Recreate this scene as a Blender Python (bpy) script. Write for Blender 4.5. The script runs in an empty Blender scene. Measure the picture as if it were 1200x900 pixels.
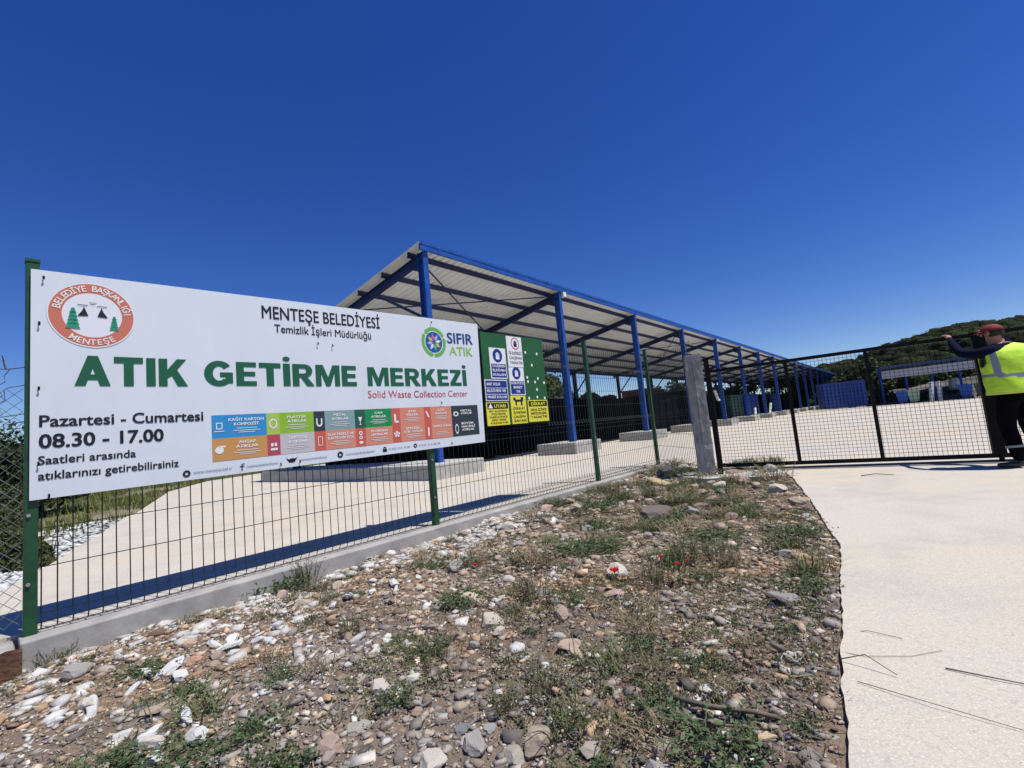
import bpy, bmesh, math, random
import numpy as np
from mathutils import Vector, Matrix, noise
R = math.radians
sc = bpy.context.scene
COL = sc.collection
random.seed(7); rng = np.random.default_rng(7)

# ------------------------------------------------------------------ camera
cam_d = bpy.data.cameras.new('camera'); cam = bpy.data.objects.new('camera', cam_d); COL.objects.link(cam)
cam_d.sensor_width = 36; cam_d.lens = 550/1200*36; cam_d.clip_start = .05; cam_d.clip_end = 3000
PIT, ROL = R(5.65), R(-5.4)
F = Vector((0, math.cos(PIT), math.sin(PIT))); R0 = Vector((1, 0, 0)); U0 = R0.cross(F)
RX = math.cos(ROL)*R0 + math.sin(ROL)*U0; UX = -math.sin(ROL)*R0 + math.cos(ROL)*U0
m = Matrix.Identity(4)
for i in range(3): m[i][0] = RX[i]; m[i][1] = UX[i]; m[i][2] = -F[i]
m.translation = (0, 0, 1.0); cam.matrix_world = m
sc.camera = cam

# ------------------------------------------------------------------ sky and sun
SUN = Vector((.372, -.168, 1.0)).normalized()
w = bpy.data.worlds.new('World'); sc.world = w; w.use_nodes = True
nt = w.node_tree; nt.nodes.clear()
sky = nt.nodes.new('ShaderNodeTexSky'); sky.sky_type = 'NISHITA'; sky.sun_disc = False
sky.sun_elevation = math.asin(SUN.z); sky.sun_rotation = math.atan2(SUN.x, SUN.y)
sky.altitude = 900; sky.air_density = 1.0; sky.dust_density = .15; sky.ozone_density = 5.0
hs = nt.nodes.new('ShaderNodeHueSaturation'); hs.inputs['Saturation'].default_value = 1.29; hs.inputs['Hue'].default_value = .5215; hs.inputs['Value'].default_value = 1.0
bg = nt.nodes.new('ShaderNodeBackground'); bg.inputs['Strength'].default_value = .096
wo = nt.nodes.new('ShaderNodeOutputWorld')
nt.links.new(sky.outputs[0], hs.inputs['Color']); nt.links.new(hs.outputs[0], bg.inputs['Color']); nt.links.new(bg.outputs[0], wo.inputs['Surface'])
sd = bpy.data.lights.new('sun', 'SUN'); sd.energy = 4.8; sd.angle = R(.5); sd.color = (1.0, .965, .90)
so = bpy.data.objects.new('sun', sd); COL.objects.link(so); so.rotation_euler = SUN.to_track_quat('Z', 'Y').to_euler(); so.location = (0, 0, 30)
sc.view_settings.view_transform = 'Standard'; sc.view_settings.look = 'None'
sc.view_settings.exposure = 0.22; sc.view_settings.gamma = 1.0
sc.cycles.max_bounces = 8; sc.cycles.diffuse_bounces = 3; sc.cycles.transparent_max_bounces = 8

# ------------------------------------------------------------------ materials
MATS = {}
def mat(name, col, rough=.6, metal=0, noise_scale=None, noise_amt=.15, bump=0, bump_scale=40, spec=.5, col2=None, objcol=False, attr=None, trans=0, detail=6, stretch=None, lo=.35, hi=.65):
    if name in MATS: return MATS[name]
    M = bpy.data.materials.new(name); M.use_nodes = True; t = M.node_tree; n = t.nodes; L = t.links
    b = n['Principled BSDF']; b.inputs['Roughness'].default_value = rough; b.inputs['Metallic'].default_value = metal
    b.inputs['Specular IOR Level'].default_value = spec
    c = tuple(col)+(1,)
    src = None
    if objcol:
        oi = n.new('ShaderNodeObjectInfo'); src = oi.outputs['Color']
    if attr:
        a = n.new('ShaderNodeAttribute'); a.attribute_name = attr; src = a.outputs['Color']
    tc = n.new('ShaderNodeTexCoord'); vec = tc.outputs['Object']
    if stretch:
        mp = n.new('ShaderNodeMapping'); mp.inputs['Scale'].default_value = stretch; L.new(vec, mp.inputs['Vector']); vec = mp.outputs[0]
    if noise_scale:
        no = n.new('ShaderNodeTexNoise'); no.inputs['Scale'].default_value = noise_scale; no.inputs['Detail'].default_value = detail; no.inputs['Roughness'].default_value = .65
        L.new(vec, no.inputs['Vector'])
        mr = n.new('ShaderNodeMapRange'); mr.inputs[1].default_value = lo; mr.inputs[2].default_value = hi
        L.new(no.outputs['Fac'], mr.inputs[0])
        mx = n.new('ShaderNodeMix'); mx.data_type = 'RGBA'
        L.new(mr.outputs[0], mx.inputs['Factor'])
        if src is not None:
            g = n.new('ShaderNodeMix'); g.data_type = 'RGBA'; g.blend_type = 'MULTIPLY'; g.inputs['Factor'].default_value = 1
            L.new(src, g.inputs['A']); k = 1-noise_amt*2; g.inputs['B'].default_value = (k, k, k, 1)
            L.new(src, mx.inputs['A']); L.new(g.outputs['Result'], mx.inputs['B'])
        else:
            mx.inputs['A'].default_value = c
            mx.inputs['B'].default_value = (tuple(col2) if col2 else tuple(x*(1-noise_amt*2) for x in col))+(1,)
        L.new(mx.outputs['Result'], b.inputs['Base Color']); outc = mx.outputs['Result']
    elif src is not None: L.new(src, b.inputs['Base Color']); outc = src
    else: b.inputs['Base Color'].default_value = c; outc = None
    if bump:
        nb = n.new('ShaderNodeTexNoise'); nb.inputs['Scale'].default_value = bump_scale; nb.inputs['Detail'].default_value = 5
        L.new(vec, nb.inputs['Vector']); bp = n.new('ShaderNodeBump'); bp.inputs['Strength'].default_value = bump; bp.inputs['Distance'].default_value = .02
        L.new(nb.outputs['Fac'], bp.inputs['Height']); L.new(bp.outputs[0], b.inputs['Normal'])
    if trans:
        tr = n.new('ShaderNodeBsdfTranslucent'); ms = n.new('ShaderNodeMixShader'); ms.inputs[0].default_value = trans
        if outc is not None: L.new(outc, tr.inputs['Color'])
        else: tr.inputs['Color'].default_value = c
        L.new(b.outputs[0], ms.inputs[1]); L.new(tr.outputs[0], ms.inputs[2]); L.new(ms.outputs[0], n['Material Output'].inputs['Surface'])
    MATS[name] = M; return M
def ink(r, g, b): return mat('ink_%.3f_%.3f_%.3f' % (r, g, b), (r, g, b), rough=.5, spec=.3)

GREEN = mat('green_paint', (.012, .075, .028), .42, noise_scale=14, noise_amt=.2, bump=.05)
WIRE = mat('wire_green', (.010, .022, .014), .5)
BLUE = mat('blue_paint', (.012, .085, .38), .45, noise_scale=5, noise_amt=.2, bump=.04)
BLUE_SHADED = mat('blue_paint_shaded', (.007, .018, .095), .5, noise_scale=3, noise_amt=.15)  # the columns' blue again, with under-roof shade put into the colour
BLACK = mat('black_steel', (.006, .006, .007), .6, spec=.2, noise_scale=12, noise_amt=.2)
ROOF = mat('roof_sheet', (.74, .77, .79), .5, noise_scale=.8, noise_amt=.07, stretch=(1, .1, 1))
GALV = mat('galvanised', (.32, .34, .33), .45, .4)
STAIN = mat('concrete_kerb', (.385, .37, .34), .85, noise_scale=4, noise_amt=.16, bump=.12, bump_scale=30)
DARKCON = mat('old_concrete', (.47, .45, .41), .9, noise_scale=9, noise_amt=.27, bump=.7, bump_scale=35, stretch=(1, 1, .35))
BLOCKM = mat('plinth_concrete', (.44, .43, .40), .9, noise_scale=4, noise_amt=.15, bump=.12, bump_scale=25)
RUST = mat('rust', (.15, .075, .042), .9, noise_scale=12, noise_amt=.3, col2=(.08, .035, .02), bump=.4)
STONE = mat('stone', (.4, .36, .3), .85, objcol=True, noise_scale=22, noise_amt=.17, bump=.35, bump_scale=45)
GRAVEL = mat('gravel', (.4, .36, .3), .9, attr='Col', noise_scale=60, noise_amt=.12)
LEAF = mat('leaf', (.05, .09, .02), .6, attr='Col', trans=.25, spec=.25)
BARK = mat('bark', (.10, .075, .05), .9, noise_scale=20, noise_amt=.2)
WHITEB = mat('banner_vinyl', (.67, .715, .76), .45, noise_scale=2.6, noise_amt=.03, bump=.2, bump_scale=1.6, spec=.35, stretch=(1, 1, .3))

def concrete_mat():
    M = bpy.data.materials.new('yard_concrete'); M.use_nodes = True; t = M.node_tree; n = t.nodes; L = t.links; b = n['Principled BSDF']
    b.inputs['Roughness'].default_value = .85; b.inputs['Specular IOR Level'].default_value = .3
    tc = n.new('ShaderNodeTexCoord')
    def nz(s, d, r=.6):
        o = n.new('ShaderNodeTexNoise'); o.inputs['Scale'].default_value = s; o.inputs['Detail'].default_value = d; o.inputs['Roughness'].default_value = r; L.new(tc.outputs['Object'], o.inputs['Vector']); return o.outputs['Fac']
    def mix(fac, A, B, lo, hi, mode='MIX'):
        mr = n.new('ShaderNodeMapRange'); mr.inputs[1].default_value = lo; mr.inputs[2].default_value = hi; L.new(fac, mr.inputs[0])
        x = n.new('ShaderNodeMix'); x.data_type = 'RGBA'; x.blend_type = mode; L.new(mr.outputs[0], x.inputs['Factor'])
        for k, v in (('A', A), ('B', B)):
            if isinstance(v, tuple): x.inputs[k].default_value = v+(1,)
            else: L.new(v, x.inputs[k])
        return x.outputs['Result']
    c = mix(nz(.35, 4), (.49, .45, .385), (.52, .44, .33), .38, .62)
    c = mix(nz(1.7, 8), c, (.41, .385, .335), .48, .72)
    c = mix(nz(38, 4, .8), c, (.33, .31, .265), .50, .74)
    c = mix(nz(95, 3, .85), c, (.68, .66, .61), .53, .70)
    c = mix(nz(170, 2, .9), c, (.26, .24, .205), .55, .72)
    c = mix(nz(.9, 7, .7), c, (.38, .36, .315), .52, .74)
    L.new(c, b.inputs['Base Color'])
    bp = n.new('ShaderNodeBump'); bp.inputs['Strength'].default_value = .35; bp.inputs['Distance'].default_value = .01
    L.new(nz(55, 6, .75), bp.inputs['Height']); L.new(bp.outputs[0], b.inputs['Normal'])
    return M
YARD = concrete_mat()
SOIL = mat('bank_soil', (.205, .145, .10), .95, noise_scale=3.5, col2=(.14, .112, .09), bump=.9, bump_scale=70, detail=10, lo=.4, hi=.62)
def world_ground_mat():
    M = mat('scrub_ground', (.20, .17, .11), .95, noise_scale=.35, col2=(.07, .085, .03), bump=.6, bump_scale=6, detail=12, lo=.42, hi=.58); return M
SCRUB = world_ground_mat()
HILLM = mat('hill_soil', (.03, .036, .015), .95, noise_scale=.08, col2=(.11, .08, .06), detail=10, lo=.52, hi=.66, bump=.5, bump_scale=1)

# ------------------------------------------------------------------ builders
class MB:
    def __init__(s): s.v = []; s.f = []; s.mi = []
    def add(s, vs, fs, mi=0):
        o = len(s.v); s.v += [tuple(p) for p in vs]; s.f += [tuple(i+o for i in f) for f in fs]; s.mi += [mi]*len(fs)
    def box(s, x0, x1, y0, y1, z0, z1, mi=0):
        s.add([(x0,y0,z0),(x1,y0,z0),(x1,y1,z0),(x0,y1,z0),(x0,y0,z1),(x1,y0,z1),(x1,y1,z1),(x0,y1,z1)],
              [(0,3,2,1),(4,5,6,7),(0,1,5,4),(1,2,6,5),(2,3,7,6),(3,0,4,7)], mi)
    def bar(s, a, b, w, h=None, up=(0,0,1), mi=0):
        a = Vector(a); b = Vector(b); h = h or w; d = (b-a).normalized(); up = Vector(up)
        if abs(d.dot(up)) > .98: up = Vector((0, 1, 0))
        x = d.cross(up).normalized(); y = x.cross(d)
        vs = [p+x*sx*w/2+y*sy*h/2 for p in (a, b) for sx, sy in ((-1,-1),(1,-1),(1,1),(-1,1))]
        s.add(vs, [(0,3,2,1),(4,5,6,7),(0,1,5,4),(1,2,6,5),(2,3,7,6),(3,0,4,7)], mi)
    def tube(s, pts, r, n=6, mi=0, cap=True):
        pts = [Vector(p) for p in pts]; rings = []; o = len(s.v)
        rs = r if isinstance(r, (list, tuple)) else [r]*len(pts)
        for i, p in enumerate(pts):
            d = (pts[min(i+1, len(pts)-1)]-pts[max(i-1, 0)]).normalized(); up = Vector((0,0,1)) if abs(d.z) < .9 else Vector((0,1,0))
            x = d.cross(up).normalized(); y = x.cross(d)
            for k in range(n):
                a = 2*math.pi*k/n; s.v.append(tuple(p+(x*math.cos(a)+y*math.sin(a))*rs[i]))
        for i in range(len(pts)-1):
            for k in range(n):
                s.f.append((o+i*n+k, o+i*n+(k+1)%n, o+(i+1)*n+(k+1)%n, o+(i+1)*n+k)); s.mi.append(mi)
        if cap:
            s.f.append(tuple(o+k for k in range(n))[::-1]); s.mi.append(mi)
            s.f.append(tuple(o+(len(pts)-1)*n+k for k in range(n))); s.mi.append(mi)
    def build(s, name, mats, parent=None, smooth=False, bevel=0):
        me = bpy.data.meshes.new(name); me.from_pydata(s.v, [], s.f)
        for mm in (mats if isinstance(mats, (list, tuple)) else [mats]): me.materials.append(mm)
        me.polygons.foreach_set('material_index', s.mi)
        if smooth: me.polygons.foreach_set('use_smooth', [True]*len(me.polygons))
        me.update()
        o = bpy.data.objects.new(name, me); COL.objects.link(o)
        if parent: o.parent = parent
        if bevel:
            b = o.modifiers.new('bevel', 'BEVEL'); b.width = bevel; b.segments = 2; b.limit_method = 'ANGLE'
        return o
def tag(o, label=None, cat=None, group=None, kind=None):
    if label: o['label'] = label
    if cat: o['category'] = cat
    if group: o['group'] = group
    if kind: o['kind'] = kind
    return o
def empty(name, loc=(0,0,0), rz=0, label=None, cat=None, group=None):
    o = bpy.data.objects.new(name, None); COL.objects.link(o); o.location = loc; o.rotation_euler = (0, 0, rz); o.empty_display_size = .2
    return tag(o, label, cat, group)
def dup(o, parent=None):
    c = o.copy(); COL.objects.link(c); c.parent = parent
    for ch in list(o.children): dup(ch, c)
    return c
def np_mesh(name, V, Fq, mats, cols=None, kind=None, parent=None, smooth=False):
    """V (n,3), Fq (m,k) arrays; cols per-face (m,3)"""
    me = bpy.data.meshes.new(name); nv = len(V); nf, k = Fq.shape
    me.vertices.add(nv); me.vertices.foreach_set('co', V.astype(np.float32).ravel())
    me.loops.add(nf*k); me.loops.foreach_set('vertex_index', Fq.astype(np.int32).ravel())
    me.polygons.add(nf); me.polygons.foreach_set('loop_start', np.arange(0, nf*k, k, dtype=np.int32)); me.polygons.foreach_set('loop_total', np.full(nf, k, dtype=np.int32))
    if smooth: me.polygons.foreach_set('use_smooth', np.ones(nf, dtype=bool))
    me.update(calc_edges=True); me.validate()
    for mm in (mats if isinstance(mats, (list, tuple)) else [mats]): me.materials.append(mm)
    if cols is not None:
        a = me.color_attributes.new('Col', 'FLOAT_COLOR', 'CORNER')
        c4 = np.ones((nf, k, 4), np.float32); c4[:, :, :3] = cols[:, None, :]
        a.data.foreach_set('color', c4.ravel())
    o = bpy.data.objects.new(name, me); COL.objects.link(o)
    if parent: o.parent = parent
    if kind: o['kind'] = kind
    return o

# fence frame: x along the fence, y into the yard
P1 = Vector((-3.187, 3.083, 0)); FA = math.atan2(.7504, .66098); uu = Vector((.66098, .7504, 0)); nn = Vector((-.7504, .66098, 0))
def fw(s, mm, z=0): return P1+uu*s-nn*mm+Vector((0, 0, z))
def tof(x, y): d = Vector((x, y, 0))-P1; return d.dot(uu), -d.dot(nn)
EDGE = [(-.6, -.55), (.2, .55), (.82, 1.39), (1.15, 1.89), (2.15, 3.35), (2.95, 4.95), (3.71, 6.55), (3.95, 7.15), (4.10, 7.45)]   # left edge of the apron
_e = [EDGE[0]]; _r = random.Random(5)
for (x0, y0), (x1, y1) in zip(EDGE, EDGE[1:]):
    n9 = max(1, int(math.hypot(x1-x0, y1-y0)/.05))
    for k in range(1, n9+1):
        j9 = 0 if k == n9 else 1; _e.append((x0+(x1-x0)*k/n9+j9*(_r.uniform(-.007, .007)+.004*math.sin(k*.37+x0*9)), y0+(y1-y0)*k/n9+j9*_r.uniform(-.004, .004)))
EDGE_R = _e
def edge_d(x, y):   # signed distance to the apron edge, positive on the bank
    best = 1e9; sg = 1
    for (x0, y0), (x1, y1) in zip(EDGE, EDGE[1:]):
        dx, dy = x1-x0, y1-y0; L2 = dx*dx+dy*dy; t = max(0, min(1, ((x-x0)*dx+(y-y0)*dy)/L2)); px, py = x0+t*dx, y0+t*dy
        d = math.hypot(x-px, y-py)
        if d < best: best = d; sg = 1 if (dx*(y-y0)-dy*(x-x0)) > 0 else -1
    return best*sg
def sm(x): x = max(0, min(1, x)); return x*x*(3-2*x)
def hz(x, y, fine=True):
    s, mm = tof(x, y)
    z = -.165+.014*max(0, min(s, 9))+.03*sm((mm-.3)/1.2)*sm(s/3)
    z -= .26*sm((2.2-s)/3.2)*sm((mm-.8)/3.0)+.12*sm((-.0-s)/.8)
    d = edge_d(x, y)
    k = sm(1-abs(d)/.5); z = z*(1-k)+(-.024)*k
    if d < -.05: z = min(z, -.07)
    if fine:
        z += .045*noise.noise(Vector((x*1.3, y*1.3, 0)))*(1-k)+.038*(1-.7*k)*noise.noise(Vector((x*3.6, y*3.6, 3)))+.016*(1-.6*k)*noise.noise(Vector((x*9, y*9, 3)))+.010*noise.noise(Vector((x*21, y*21, 7)))
    return z

# ================================================================== SETTING
g = MB(); g.add([(-900,-900,-.62),(900,-900,-.62),(900,900,-.62),(-900,900,-.62)], [(0,1,2,3)])
tag(g.build('ground', SCRUB), kind='structure')
# rough land round the yard
def land(x, y):
    z = -.10+.25*noise.noise(Vector((x*.08, y*.08, 1)))*min(1, max(0, (math.hypot(x, y)-8)/25)) + .05*noise.noise(Vector((x*.6, y*.6, 2)))
    return z
NX = 150
lin = np.concatenate([np.linspace(-160, -30, 30), np.linspace(-29, 29, 90), np.linspace(30, 160, 30)])
V = []; Fs = []
for j, y in enumerate(lin):
    for i, x in enumerate(lin): V.append((x, y, land(x, y)-.12))
n_ = len(lin)
def inside(poly, x, y):
    c = False; j = len(poly)-1
    for i in range(len(poly)):
        xi, yi = poly[i]; xj, yj = poly[j]
        if ((yi > y) != (yj > y)) and (x < (xj-xi)*(y-yi)/(yj-yi)+xi): c = not c
        j = i
    return c
YP = [(-3.95, 2.98), (-5.19, 5.12), (-5.57, 5.76), (-6.14, 6.62), (-6.41, 7.14), (-7.96, 9.5), (-8.34, 10.29), (-12.47, 16.83), (-14.5, 22), (-13, 30), (60, 118), (70, 112),
      (38, 62), (35.8, 50.1), (39.7, 44.3), (41.3, 41.9), (60, 18), (50, -20), (8, -14), (-.6, -1.2)] + EDGE_R + [(fw(8.9, -.12).x, fw(8.9, -.12).y), (fw(-.9, -.12).x, fw(-.9, -.12).y)]
BANKHOLE = [tuple(fw(-1.5, .1)[:2]), tuple(fw(9.2, .1)[:2]), (4.3, 7.4), (3, 3), (1.2, 0), (0, -2.5), tuple(fw(-1.5, 6)[:2])]
for j in range(n_-1):
    for i in range(n_-1):
        cx, cy = (lin[i]+lin[i+1])/2, (lin[j]+lin[j+1])/2
        if inside(BANKHOLE, cx, cy): continue
        Fs.append((j*n_+i, j*n_+i+1, (j+1)*n_+i+1, (j+1)*n_+i))
tag(np_mesh('rough_ground', np.array(V), np.array(Fs), SCRUB, smooth=True), kind='structure')

# yard slab: one ngon sheet 0 .. -0.09
from mathutils.geometry import tessellate_polygon
def slab(name, poly, z1, z0, m_):
    tri = tessellate_polygon([[Vector((x, y, 0)) for x, y in poly]])
    n = len(poly); b = MB()
    b.add([(x, y, z1) for x, y in poly]+[(x, y, z0) for x, y in poly], [t for t in tri]+[(i, (i+1) % n, (i+1) % n+n, i+n) for i in range(n)])
    o = b.build(name, m_); 
    bm = bmesh.new(); bm.from_mesh(o.data); bmesh.ops.recalc_face_normals(bm, faces=bm.faces); bm.to_mesh(o.data); bm.free()
    return o
tag(slab('yard_pavement', YP, 0, -.12, YARD), kind='structure')

# embankment (bank of soil and rubble between kerb and apron)
s_ = np.arange(-1.6, 9.6, .05); m_ = np.arange(.05, 7.0, .05)
V = []; ok = np.zeros((len(s_), len(m_)), bool)
for i, s in enumerate(s_):
    for j, mm in enumerate(m_):
        p = fw(s, mm); d = edge_d(p.x, p.y); V.append((p.x, p.y, hz(p.x, p.y))); ok[i, j] = d > -.35 and not (p.x > 2.7 and p.y > 7.9)
Fs = [(i*len(m_)+j, (i+1)*len(m_)+j, (i+1)*len(m_)+j+1, i*len(m_)+j+1) for i in range(len(s_)-1) for j in range(len(m_)-1) if ok[i, j]]
tag(np_mesh('embankment', np.array(V), np.array(Fs), SOIL, smooth=True), kind='structure')

# hills
def hill(name, azs, tans, r0, r1, r2, mm_):
    V = []; Fs = []; na = 90; nr = 26
    for i in range(na):
        a = azs[0]+(azs[-1]-azs[0])*i/(na-1); tn = np.interp(a, azs, tans)
        for j in range(nr):
            t = j/(nr-1); r = r0+(r2-r0)*t; e = sm((r-r0)/(r1-r0)) if r < r1 else sm((r2-r)/(r2-r1))
            z = -.6+(tn*r1+.6+r1*.006*noise.noise(Vector((a*.25, r*.03, 0)))+r1*.003*noise.noise(Vector((a*.9, r*.1, 5))))*e
            V.append((r*math.sin(R(a)), r*math.cos(R(a)), z))
    for i in range(na-1):
        for j in range(nr-1): Fs.append((i*nr+j, (i+1)*nr+j, (i+1)*nr+j+1, i*nr+j+1))
    return tag(np_mesh(name, np.array(V), np.array(Fs), mm_, smooth=True), kind='structure')
HA = [26, 30, 33, 35, 37, 38.7, 40, 41.5, 43.6, 45, 48, 55, 65, 85, 100]; HT = [.0, .03, .052, .056, .062, .072, .077, .083, .088, .088, .082, .085, .07, .03, 0]
hill('hill', HA, HT, 75, 150, 260, HILLM)
hill('hill', [-30, -20, -12, -2.3, 4.3, 6.4, 9, 14, 22], [0, .05, .12, .165, .122, .085, .03, .01, 0], 60, 95, 150, HILLM)

BROWN = mat('far_earth', (.16, .13, .115), .95, noise_scale=.35, col2=(.055, .06, .04), detail=10, lo=.42, hi=.6, bump=.6, bump_scale=3)
hill('far_bank', [33, 35, 37, 39, 42, 45, 48, 54, 60, 66], [0, .004, .016, .022, .026, .030, .032, .03, .02, 0], 60, 74, 92, BROWN)
# foliage generator ---------------------------------------------------------
def leaves(centers, radii, per, size, base, var=.35, flat=.8, ground_up=None, tri=False):
    """leaf quads scattered through ellipsoidal clumps"""
    V = []; C = []
    centers = np.asarray(centers, float); radii = np.asarray(radii, float)
    if radii.ndim == 1: radii = np.stack([radii, radii, radii*flat], 1)
    N = len(centers)*per
    idx = np.repeat(np.arange(len(centers)), per)
    d = rng.normal(size=(N, 3)); d /= np.linalg.norm(d, axis=1)[:, None]; rr = rng.random(N)**(1/2.2)
    P = centers[idx]+d*rr[:, None]*radii[idx]
    nrm = d*.6+rng.normal(size=(N, 3))*.6; nrm[:, 2] += .3; nrm /= np.linalg.norm(nrm, axis=1)[:, None]
    t = np.cross(nrm, rng.normal(size=(N, 3))); t /= np.linalg.norm(t, axis=1)[:, None]; b = np.cross(nrm, t)
    sz = size*(.5+rng.random(N))
    q = np.stack([P-t*sz[:, None]*.5, P+b*sz[:, None]*.32, P+t*sz[:, None]*.5, P-b*sz[:, None]*.32], 1)
    cl = 1+var*(rng.random((len(centers), 1))-.5)*1.6
    col = np.asarray(base)[None]*cl[idx]*(1+var*(rng.random((N, 1))-.5))
    col[:, 0] *= 1+.25*(rng.random(N)-.5)
    return q.reshape(-1, 3), np.arange(N*4).reshape(-1, 4), np.clip(col, 0.004, .9)
FOREST = mat('forest_leaf', (.03, .05, .015), .95, attr='Col', spec=.02)
# forest on the hill
cs = []; rs = []
for k in range(2300):
    a = random.uniform(31, 62); r = random.uniform(88, 165)
    tn = np.interp(a, HA, HT); e = sm((r-75)/75) if r < 150 else sm((260-r)/110)
    z = -.6+(tn*150+.6)*e
    x, y = r*math.sin(R(a)), r*math.cos(R(a))
    if noise.noise(Vector((x*.045, y*.045, 4))) > .22 and r < 135: continue
    rad = random.uniform(.8, 2.3)
    cs.append((x, y, z+rad*.5)); rs.append(rad)
def lumps(cs, rs, base, seed=3):
    N = len(cs); bm = bmesh.new(); bmesh.ops.create_icosphere(bm, subdivisions=2, radius=1); Vv = np.array([v.co[:] for v in bm.verts]); Ff = np.array([[v.index for v in f.verts] for f in bm.faces]); bm.free()
    V = Vv[None]*(1+.42*(rng.random((N, len(Vv), 1))-.5)); V = V*(np.array(rs)*.82)[:, None, None]*np.array((1, 1, .8)); V = V+np.array(cs)[:, None, :]
    C = np.asarray(base)[None, None]*(1+.9*(rng.random((N, 1, 1))-.5))*(1+.5*(rng.random((N, len(Ff), 1))-.5)); C = C*(1+.25*(rng.random((N, 1, 3))-.5))
    return V.reshape(-1, 3), (Ff[None]+(np.arange(N)*len(Vv))[:, None, None]).reshape(-1, 3), C.reshape(-1, 3)
q, fq, cc = lumps(cs, rs, (.022, .027, .014))
tag(np_mesh('forest', q, fq, FOREST, cc, kind='stuff'), 'massed tree crowns of the wooded hill beyond the yard', 'forest')
q, fq, cc = leaves(cs, rs, 100, .30, (.034, .040, .019), .9)
tag(np_mesh('forest', q, fq, FOREST, cc, kind='stuff'), 'dark green scrub forest covering the hill beyond the yard', 'forest')
cs = []; rs = []
for k in range(500):
    a = random.uniform(-24, 14); r = random.uniform(66, 96)
    tn = np.interp(a, [-30, -20, -12, -2.3, 4.3, 6.4, 9, 14, 22], [0, .05, .12, .165, .122, .085, .03, .01, 0]); z = -.6+(tn*95+.6)*sm((r-60)/35)
    rad = random.uniform(.6, 1.6); cs.append((r*math.sin(R(a)), r*math.cos(R(a)), z+rad*.3)); rs.append(rad)
q, fq, cc = leaves(cs, rs, 60, .5, (.06, .085, .03), .5)
tag(np_mesh('forest', q, fq, FOREST, cc, kind='stuff'), 'olive scrub on the slope seen under the shed roof', 'scrub')

def tree(name, x, y, h, rad, label, base=(.045, .075, .022), cat='tree', group=None, leaf=.16, per=420, trunk=.35, z0=None, shrub=False):
    z0 = land(x, y)-.15 if z0 is None else z0
    root = empty(name, (x, y, z0), random.uniform(0, 6.28), label, cat, group)
    t = MB(); ht = h*trunk
    t.tube([(0, 0, 0), (.03*h*.3, .02, ht*.6), (.05*h*.3, 0, ht), (.0, .04, h*.72)], [rad*.09, rad*.07, rad*.055, rad*.02], 7)
    cs = []; rs_ = []
    for k in range(13 if not shrub else 9):
        a = random.uniform(0, 6.28); q_ = random.uniform(.2, .75)*rad; zz = random.uniform(ht*.9, h-.25*rad) if not shrub else random.uniform(.15*h, .8*h)
        c = (q_*math.cos(a), q_*math.sin(a), zz); r_ = rad*random.uniform(.3, .55)
        cs.append(c); rs_.append(r_)
        t.tube([(0, 0, min(ht, zz*.6)), (c[0]*.5, c[1]*.5, (min(ht, zz*.6)+zz)/2+.02), c], [rad*.035, rad*.025, rad*.01], 5)
    cs.append((0, 0, h-.35*rad)); rs_.append(.4*rad)
    t.build('trunk', BARK, root)
    q, fq, cc = leaves(cs, rs_, per//len(cs)*6, leaf, base, .5)
    np_mesh('crown', q, fq, LEAF, cc, parent=root)
    return root
# dark trees and shrubs at the left, beyond the yard
L_ = [(-16.5, 12.6, 3.4, 2.3, 'tall dark bushy tree at far left edge behind the chain link fence'), (-14.9, 14.6, 2.6, 1.8, 'dark green tree behind the banner, second from the left edge'),
      (-20, 20, 3.2, 2.2, 'dark tree hidden mostly behind the white banner'), (-21, 15.5, 3.6, 2.4, 'broad dark tree farther back at the left edge')]
for x, y, h, r_, lb in L_: tree('bushy_tree', x, y, h, r_, lb, base=(.03, .048, .018), leaf=.13, per=1600)
SH = [(-9.6, 8.2, .75, .75, 'low olive shrub just left of the first green fence post'), (-7.2, 6.5, .5, .5, 'dark shrub at the slab edge behind the first fence post'), (-6.4, 6.25, .38, .42, 'small round shrub on white rubble beside the slab edge'),
      (-11, 9.4, .9, .9, 'brownish shrub behind the chain link at the left edge'), (-7.6, 5.9, .45, .6, 'low shrub between white rubble and chain link fence'), (-12.6, 11.2, 1.2, 1.1, 'tall olive shrub left of the grass strip')]
for x, y, h, r_, lb in SH: tree('shrub', x, y, h, r_, lb, base=(.06, .072, .028), cat='shrub', leaf=.07, per=900, trunk=.2, shrub=True)
# trees behind the shed and beyond the yard end
k = 0
for (a, r, h) in [(9.0, 62, 4.3), (10.8, 60, 3.3), (12.4, 64, 4.3), (14.3, 63, 3.9), (16.0, 62, 4.9), (17.8, 66, 4.0), (19.6, 64, 5.4), (21.4, 68, 5.2), (23.3, 70, 5.0), (25.1, 75, 5.2), (27.0, 80, 5.4), (29, 88, 6.0), (31, 96, 6.2)]:
    k += 1
    tree('tree', r*math.sin(R(a)), r*math.cos(R(a)), h, h*.42, 'dark tree showing through the open back of the shed', base=(.04, .062, .02), leaf=.32, per=420, group='trees behind the shed')
k = 0
for (a, r, h) in [(35.2, 84, 5.0), (36.3, 86, 6.4), (37.3, 84, 6.8), (38.4, 80, 5.2), (40.2, 78, 4.0), (42.0, 76, 3.6), (44, 74, 3.8), (46, 72, 3.4), (34.2, 88, 4.2)]:
    k += 1
    tree('tree', r*math.sin(R(a)), r*math.cos(R(a)), h, h*.5, 'dark round tree at the hill foot, '+['above the blue container','right of the blue container top','first in front of the ridge notch','second past the gate upright','behind the shelter left post','behind the shelter centre','behind the shelter right post','hidden partly by the worker','farthest left beside the shed end'][k-1], base=(.04, .058, .018), leaf=.34, per=420, group='trees at the foot of the hill')

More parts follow.
